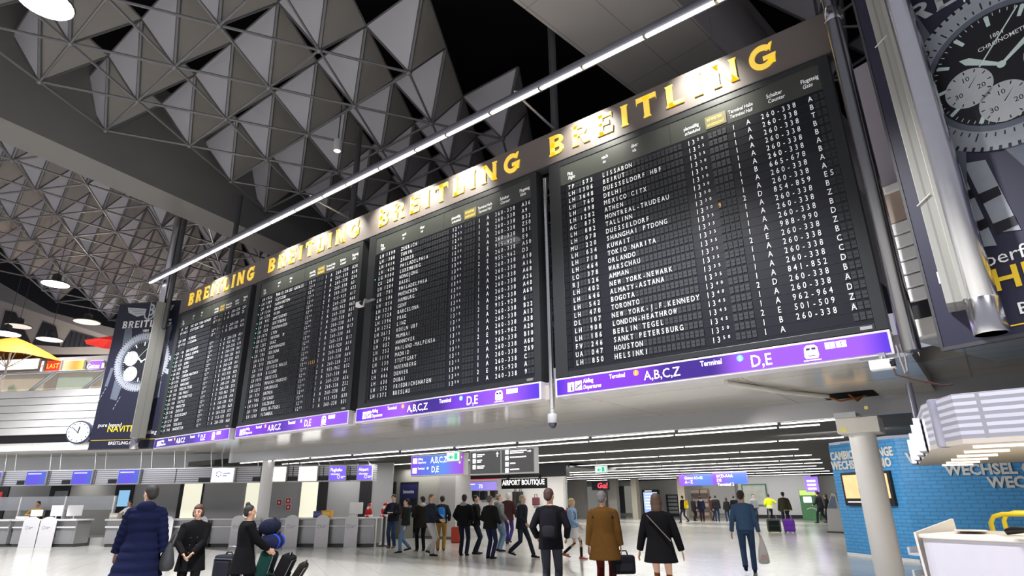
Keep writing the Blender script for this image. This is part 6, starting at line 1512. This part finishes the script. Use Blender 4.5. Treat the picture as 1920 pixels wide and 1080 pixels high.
x, y = G(979, 1046); t, hp, R_, s = person('person with a teal scarf and dark jacket striding to the right', x, y, 80, 1.75, 0, dict(col=(.020, .022, .030), hem=.80, th=.045, hoodcol=(.10, .28, .25)), (.030, .034, .050), {'style': 'short', 'col': (.33, .28, .20)}, dict(feet=((-.09, .34, .09), (.09, -.34, .2)), hands=((-.24, -.16, .92), (.24, .26, .95)), lean=.06), 1)
x, y = G(1076, 1049); t, hp, R_, s = person('blonde woman in a pale blue jacket over a white skirt, walking left to right', x, y, 72, 1.64, 2, dict(col=(.26, .38, .56), hem=.90, th=.035), (.018, .018, .02), HBL, dict(feet=((-.09, .22, .09), (.09, -.26, .2)), hands=((-.26, .12, .98), (.22, .26, .95)), legw=.72), 1, (.55, .14, .10))
m = MB(); oval(m, [(0, 0, .62, .24, .19), (0, 0, .8, .21, .16), (0, 0, .98, .17, .13)], 22); m.v = [v * s for v in m.v]; m.build('skirt', cloth('white_skirt', (.62, .62, .63)), t, smooth=True)
backpack('red backpack worn by the blonde woman', R_, s, (.50, .03, .07), .30, .42, .98, .18, -.13, (.55, .05, .1))
# red carrier bag near the boutique
x, y = G(948, 1000); 
t = thing('carrier_bag', 'red and violet shopping bag beside the person in the white cap', 'bag', (x + .25, y - .2, .55), .3); m = MB(); m.box(-.2, .2, -.08, .08, 0, .38); m.build('body', mat('red_violet_bag', (.5, .04, .16), .5, noise=.5, nscale=2), t, bevel=.02); m = MB(); m.tube([(-.08, 0, .37), (0, 0, .52), (.08, 0, .37)], .01, 6); m.build('handle', M_blackp, t, smooth=True)
x, y = G(858, 1018)
t = thing('red_bag', 'small red and black bag standing behind the grey-hooded man', 'bag', (x - .1, y, 0.0), .2); m = MB(); m.box(-.18, .18, -.12, .12, .0, .6); m.build('body', cloth('redblack', (.32, .05, .03)), t, bevel=.05); m = MB(); m.tube([(-.08, 0, .58), (-.08, 0, .75), (.08, 0, .75), (.08, 0, .58)], .012, 6); m.build('handle', M_blackp, t, smooth=True)
x, y = G(898, 1026)
t = thing('white_bag', 'white shopping bag on the floor before the boutique', 'bag', (x, y + .6, 0), .2); m = MB(); m.box(-.2, .2, -.1, .1, 0, .5); m.build('body', mat('white_paper_bag', (.72, .71, .7), .5), t, bevel=.01); m = MB(); m.tube([(-.08, -.1, .49), (-.07, -.1, .62), (.07, -.1, .62), (.08, -.1, .49)], .008, 6); m.build('handle', M_blackp, t, smooth=True)

# far down the hall
def far(px, py, H, az, lab, top, legs, hair=HDK, **k): x, y = G(px, py); return person(lab, x, y, az, H, k.pop('skin', 0), top, legs, hair, k.pop('pose', {}), 2, k.pop('shoes', (.02, .02, .02)))
t, hp, R_, s = far(1284, 980, 1.74, -75, 'person with a yellow backpack walking left, far down the hall', dict(col=(.02, .02, .022), hem=.84), (.03, .045, .09), pose=dict(feet=WALK(.25), lean=.05))
backpack('bright yellow backpack far down the hall', R_, s, (.72, .50, .02), .36, .52, .92, .24, -.14)
far(1318, 979, 1.70, -20, 'person in a navy jacket with pale hood before the magazine racks', dict(col=(.022, .022, .055), hem=.88, hoodcol=(.5, .48, .45)), (.025, .022, .04), shoes=(.35, .22, .08))
far(1346, 978, 1.76, -15, 'person in black jacket and beige trousers, far down the hall', dict(col=(.012, .012, .012), hem=.86, th=.05), (.36, .32, .24))
far(1366, 977, 1.58, -40, 'short person in dark clothes and tan boots, far down the hall', dict(col=(.03, .016, .016), hem=.80), (.02, .018, .02), {'style': 'long', 'col': (.05, .02, .015)}, shoes=(.45, .24, .06))
far(1381, 979, 1.72, -10, 'tall dark figure before the pale partition', dict(col=(.014, .013, .015), hem=.74, th=.04), (.014, .014, .016))
far(1418, 979, 1.78, 150, 'grey-shirted person facing us behind the man in denim', dict(col=(.22, .23, .24), hem=.88), (.03, .03, .04), pose=dict(face=1))
far(1447, 979, 1.80, -30, 'worker in a bright yellow high visibility jacket', dict(col=(.62, .72, .02), hem=.84, th=.045, band=((1.0, (.7, .7, .7)), (.90, (.7, .7, .72)))), (.012, .012, .02), HBR, pose=dict(hands=((-.25, .2, 1.0), (.45, .25, 1.15))))
far(1337, 976, 1.68, 60, 'person in dark red at the far group, beside the beige trousers', dict(col=(.09, .03, .03), hem=.84), (.03, .03, .04))
far(1303, 977, 1.66, 30, 'person in a black coat behind the yellow backpack', dict(col=(.015, .015, .016), hem=.7), (.02, .02, .02), {'style': 'long', 'col': (.03, .02, .015)})
t, hp, R_, s = far(1477, 992, 1.86, -25, 'man in an olive jacket with backpack pulling a purple case', dict(col=(.050, .046, .028), hem=.80, th=.055), (.03, .03, .05), HDK, pose=dict(feet=WALK(.2), hands=((-.27, .06, .84), (.30, -.22, .74))))
t, hp, R_, s = far(1544, 981, 1.95, -70, 'dark figure leaning forward beside the green machine', dict(col=(.035, .035, .04), hem=.80, th=.045), (.03, .03, .045), HDK, pose=dict(feet=WALK(.28), lean=.15, hands=((-.2, .3, 1.0), (.25, .2, .9))))
far(1556, 980, 1.75, -80, 'person carrying a pale bag right of the green machine', dict(col=(.03, .02, .03), hem=.84), (.03, .03, .035), {'style': 'long', 'col': (.03, .015, .01)}, pose=dict(feet=WALKR(.2)))

# clerks behind the desks
def clerk(px, label, top, hair, tt=1.15, H=1.70, drop=.30, face=1, turn=0, az=150):
    s_, _ = cs(px); w = C0 + CD * s_ + CN * tt
    R = person(label, w.x, w.y, az, H, 1, top, BLK, hair, dict(face=face, turn=turn, nod=12, hip=.92 - drop, feet=((-.12, .38, .09), (.12, .38, .09)), hands=((-.12, .42, 1.12), (.16, .42, 1.12)), elbow=((-1, -.2, -.6), (1, -.2, -.6))), 1, z=0)
    t = R[0]
    # seated: lower the upper body with the pelvis
    return R
def seated(px, label, top, hair, tt, az, turn=0):
    s_, _ = cs(px); w = C0 + CD * s_ + CN * tt
    R = person(label, w.x, w.y, az, 1.76, 1, top, (.016, .016, .022), hair, dict(face=1, turn=turn, nod=10, feet=((-.11, .40, .53), (.11, .40, .53)), kneeL=(-.1, 1, .3), kneeR=(.1, 1, .3), hands=((-.12, .40, 1.22), (.16, .40, 1.22)), elbow=((-1, -.2, -.8), (1, -.2, -.8))), 1, z=-.02)
    c = thing('office_chair', 'dark swivel chair under the ' + label.split(' at ')[0].split(' behind ')[0], 'chair', (w.x, w.y, .30), -math.radians(az))
    m = MB(); m.slab(rrect(-.23, .23, -.22, .24, .06), .45, .53); m.build('seat', M_blackp, c, bevel=.02)
    m = MB(); m.slab(rrect(-.21, .21, -.30, -.24, .02), .6, 1.05); m.build('backrest', M_blackp, c, bevel=.02); m = MB(); m.tube([(0, -.27, .62), (0, -.26, .46), (0, 0, .44)], .02, 8); m.build('back_bar', M_dark, c)
    m = MB(); m.tube([(0, 0, .08), (0, 0, .46)], .028, 10); m.build('column', M_steel, c)
    for k in range(5): m = MB(); a = k * 2 * PI / 5; m.tube([(0, 0, .10), (.28 * math.cos(a), .28 * math.sin(a), .06)], .022, 6); m.ell((.28 * math.cos(a), .28 * math.sin(a), .03), (.03, .03, .03), 8, 6); m.build('star_leg', M_dark, c)
seated(187, 'clerk in white shirt and dark waistcoat seated at the desk', dict(col=(.70, .68, .68), hem=.92, th=.02, front=(.62, .6, .6)), HDK, 1.35, 155, 0)
seated(6, 'seated clerk in an ochre top at far left behind the desk', dict(col=(.45, .28, .06), hem=.92, th=.02), HDK, 1.3, 120, 20)
# ------------------------------------------------------------------ luggage
def rolling_case(label, x, y, rz, w, h, d, col, soft=True, tall=.32, nm='rolling_suitcase', stripe=None):
    t = thing(nm, label, 'suitcase', (x, y, 0), rz)
    m = MB(); m.box(-w / 2, w / 2, -d / 2, d / 2, .05, h); m.build('body', cloth('case_' + label[:14], col) if soft else mat('case_' + label[:14], col, .3, noise=.05), t, bevel=.05, seg=3)
    m = MB(); m.box(-w * .38, w * .38, -d / 2 - .035, -d / 2, .12, h * .5); m.box(-w * .36, w * .36, -d / 2 - .03, -d / 2, h * .55, h * .88); m.build('front_pocket', cloth('pk_' + label[:14], [c * .8 + .004 for c in col]), t, bevel=.015)
    if tall:
        m = MB(); m.tube([(-w * .25, d * .3, h - .02), (-w * .25, d * .3, h + tall), (w * .25, d * .3, h + tall), (w * .25, d * .3, h - .02)], .011, 8); m.build('pull_handle', M_steel, t, smooth=True)
    m = MB(); m.tube([(-.07, 0, h), (-.05, 0, h + .035), (.05, 0, h + .035), (.07, 0, h)], .012, 6); m.build('carry_handle', M_blackp, t, smooth=True)
    for q in (-1, 1): m = MB(); m.lathe([(.01, -.02), (.05, -.02), (.05, .02), (.01, .02)], 14, (q * w * .38, d * .35, .05), axis='x'); m.build('wheel', M_blackp, t, smooth=True)
    m = MB(); m.tube([(-w * .44, -d * .5 + .0, .08), (-w * .44, -d * .5, h - .06), (w * .44, -d * .5, h - .06), (w * .44, -d * .5, .08)], .008, 5); m.build('zip_piping', mat('piping_grey', (.2, .2, .21), .5), t, smooth=True)
    return t
w = at_z(1453, 999); rolling_case('black shiny rolling suitcase beside the high visibility jacket, far hall', w.x, w.y, .3, .62, .62, .34, (.015, .02, .018), False, .45)
w = at_z(1482, 999); rolling_case('bright purple rolling suitcase pulled by the man in olive', w.x, w.y, .2, .50, .62, .28, (.22, .06, .55), True, .40)
p_ = depth_pt(430, 1040, 10.2)
rolling_case('dark blue grey rolling case left of the person in long black coat', p_.x, p_.y, math.radians(20), .42, .80, .26, (.022, .024, .034), True, .12)
# the trolley
TP = depth_pt(517, 1010, 10.6)
TZ = math.radians(45)
TM = Matrix.Translation((TP.x, TP.y, 0)) @ Matrix.Rotation(TZ, 4, 'Z')
t = thing('luggage_trolley', 'grey airport luggage trolley loaded with bags, right of the black coat', 'trolley', (TP.x, TP.y, 0), TZ)
M_tr = mat('trolley_grey', (.52, .54, .54), .35, .7, noise=.05); M_trb = mat('trolley_blue', (.04, .05, .28), .4, noise=.05)
m = MB()
for q in (-1, 1): m.tube([(-.48, q * .28, .16), (-.42, q * .28, .6), (-.34, q * .28, .95), (-.42, q * .28, 1.02)], .02, 8)
m.tube([(-.42, -.3, 1.02), (-.42, .3, 1.02)], .022, 8); m.tube([(-.38, -.28, .62), (-.38, .28, .62)], .015, 8); m.build('handle_frame', M_tr, t, smooth=True)
m = MB(); m.prism([(-.44, .2), (-.36, .92), (-.34, .92), (-.42, .2)], -.27, .27); m.build('back_panel', mat('trolley_panel_pale', (.50, .55, .48), .4, noise=.05), t)
m = MB(); m.tube([(-.48, -.27, .17), (.2, -.22, .15), (.62, -.10, .16), (.62, .10, .16), (.2, .22, .15), (-.48, .27, .17)], .02, 8); m.build('base_frame', M_trb, t, smooth=True)
m = MB(); m.box(-.46, .30, -.22, .22, .16, .18); m.build('platform', M_tr, t, bevel=.005)
m = MB(); m.tube([(.62, -.10, .16), (.74, -.1, .13), (.74, .1, .13), (.62, .10, .16)], .016, 8); m.tube([(.56, .0, .16), (.72, 0, .22), (.74, 0, .12)], .014, 6); m.build('front_bumper', M_tr, t, smooth=True)
for xx, yy in ((-.40, -.26), (-.40, .26), (.66, 0)):
    m = MB(); m.lathe([(.01, -.025), (.075, -.025), (.075, .025), (.01, .025)], 16, (xx, yy, .077), axis='y'); m.build('wheel', M_blackp, t, smooth=True)
def on_trolley(name, label, cat, loc, rot, build):
    o = thing(name, label, cat, (0, 0, 0))
    o.matrix_world = TM @ Matrix.Translation(loc) @ rot
    o.location = (TM @ Matrix.Translation(loc) @ rot).to_translation(); o.rotation_euler = (TM @ Matrix.Translation(loc) @ rot).to_euler()
    build(o); return o
RY = lambda a: Matrix.Rotation(math.radians(a), 4, 'Y')
def case_parts(col, pk, w, h, d, key):
    def f(o):
        m = MB(); m.box(-d / 2, d / 2, -w / 2, w / 2, 0, h); m.build('body', cloth('tr_' + key, col), o, bevel=.045, seg=3)
        m = MB(); m.box(d / 2, d / 2 + .03, -w * .36, w * .36, .08, h * .55); m.build('front_pocket', cloth('trp_' + key, pk), o, bevel=.012)
        m = MB(); m.tube([(0, -.07, h), (0, -.05, h + .04), (0, .05, h + .04), (0, .07, h)], .012, 6); m.build('handle', M_blackp, o, smooth=True)
        m = MB(); m.tube([(d / 2, -w * .44, .05), (d / 2, -w * .44, h - .05), (d / 2, w * .44, h - .05), (d / 2, w * .44, .05)], .008, 5); m.build('piping', mat('piping_grey', (.2, .2, .21)), o, smooth=True)
    return f
on_trolley('suitcase', 'dark green suitcase standing on the trolley', 'suitcase', (-.22, 0, .185), RY(14), case_parts((.012, .05, .042), (.016, .06, .05), .46, .66, .22, 'green'))
on_trolley('suitcase', 'black leather suitcase leaning on the green one, outermost on the trolley', 'suitcase', (.06, 0, .20), RY(22), case_parts((.012, .012, .013), (.02, .02, .02), .44, .60, .20, 'black'))
on_trolley('garment_bag', 'black folded bag with a brown tag leaning at the trolley front', 'bag', (.30, 0, .19), RY(30), case_parts((.02, .018, .015), (.05, .045, .03), .40, .50, .12, 'brown'))
def duf(col, band, key, L=.62, r=.16):
    def f(o):
        m = MB(); m.lathe([(r * .6, -L / 2), (r * .9, -L / 2 + .03), (r, -L / 2 + .1), (r, L / 2 - .1), (r * .9, L / 2 - .03), (r * .6, L / 2)], 20, (0, 0, r * .85), axis='y'); 
        for v in m.v: v.z *= .85
        m.build('body', cloth('duf_' + key, col), o, smooth=True)
        if band:
            m = MB(); m.lathe([(r * 1.01, -L / 2 + .08), (r * 1.03, -L / 2 + .10), (r * 1.03, -L / 2 + .16), (r * 1.01, -L / 2 + .18)], 20, (0, 0, r * .85), axis='y'); m.lathe([(r * 1.01, L / 2 - .18), (r * 1.03, L / 2 - .16), (r * 1.03, L / 2 - .10), (r * 1.01, L / 2 - .08)], 20, (0, 0, r * .85), axis='y')
            for v in m.v: v.z *= .85
            m.build('band', cloth('dufb_' + key, band), o, smooth=True)
        m = MB(); m.tube([(.06, -.12, r * 1.4), (.08, -.1, r * 1.75), (.08, .1, r * 1.75), (.06, .12, r * 1.4)], .012, 6); m.build('handle', M_blackp, o, smooth=True)
        m = MB(); m.tube([(r * .5, -L * .4, r * 1.35), (r * .52, 0, r * 1.38), (r * .5, L * .4, r * 1.35)], .006, 5); m.build('zip', mat('zip_pale', (.4, .4, .42), .4), o, smooth=True)
    return f
on_trolley('sports_bag', 'dark bag with bright blue stripes lying on the suitcases', 'bag', (-.06, 0, .86), RY(6), duf((.016, .020, .05), (.03, .08, .62), 'blue', .60, .165))
on_trolley('sports_bag', 'navy duffel bag topmost on the loaded trolley', 'bag', (-.10, -.02, 1.12), RY(-8), duf((.014, .016, .035), None, 'navy', .56, .15))
on_trolley('hand_bag', 'black round bag hanging at the trolley handle', 'bag', (-.38, -.05, .98), RY(0), duf((.010, .010, .012), None, 'round', .34, .13))
p_ = depth_pt(508, 1068, 10.0)
t = thing('black_bag', 'black bag on the floor before the loaded trolley', 'bag', (p_.x, p_.y, 0), .6)
m = MB(); oval(m, [(0, 0, 0, .22, .13), (0, 0, .05, .27, .16), (0, 0, .25, .26, .15), (0, 0, .36, .20, .11), (0, 0, .42, .1, .05)], 20); m.build('body', cloth('floorbag', (.012, .012, .013)), t, smooth=True); m = MB(); m.tube([(-.1, 0, .40), (-.06, 0, .50), (.06, 0, .50), (.1, 0, .40)], .012, 6); m.build('handle', M_blackp, t, smooth=True)
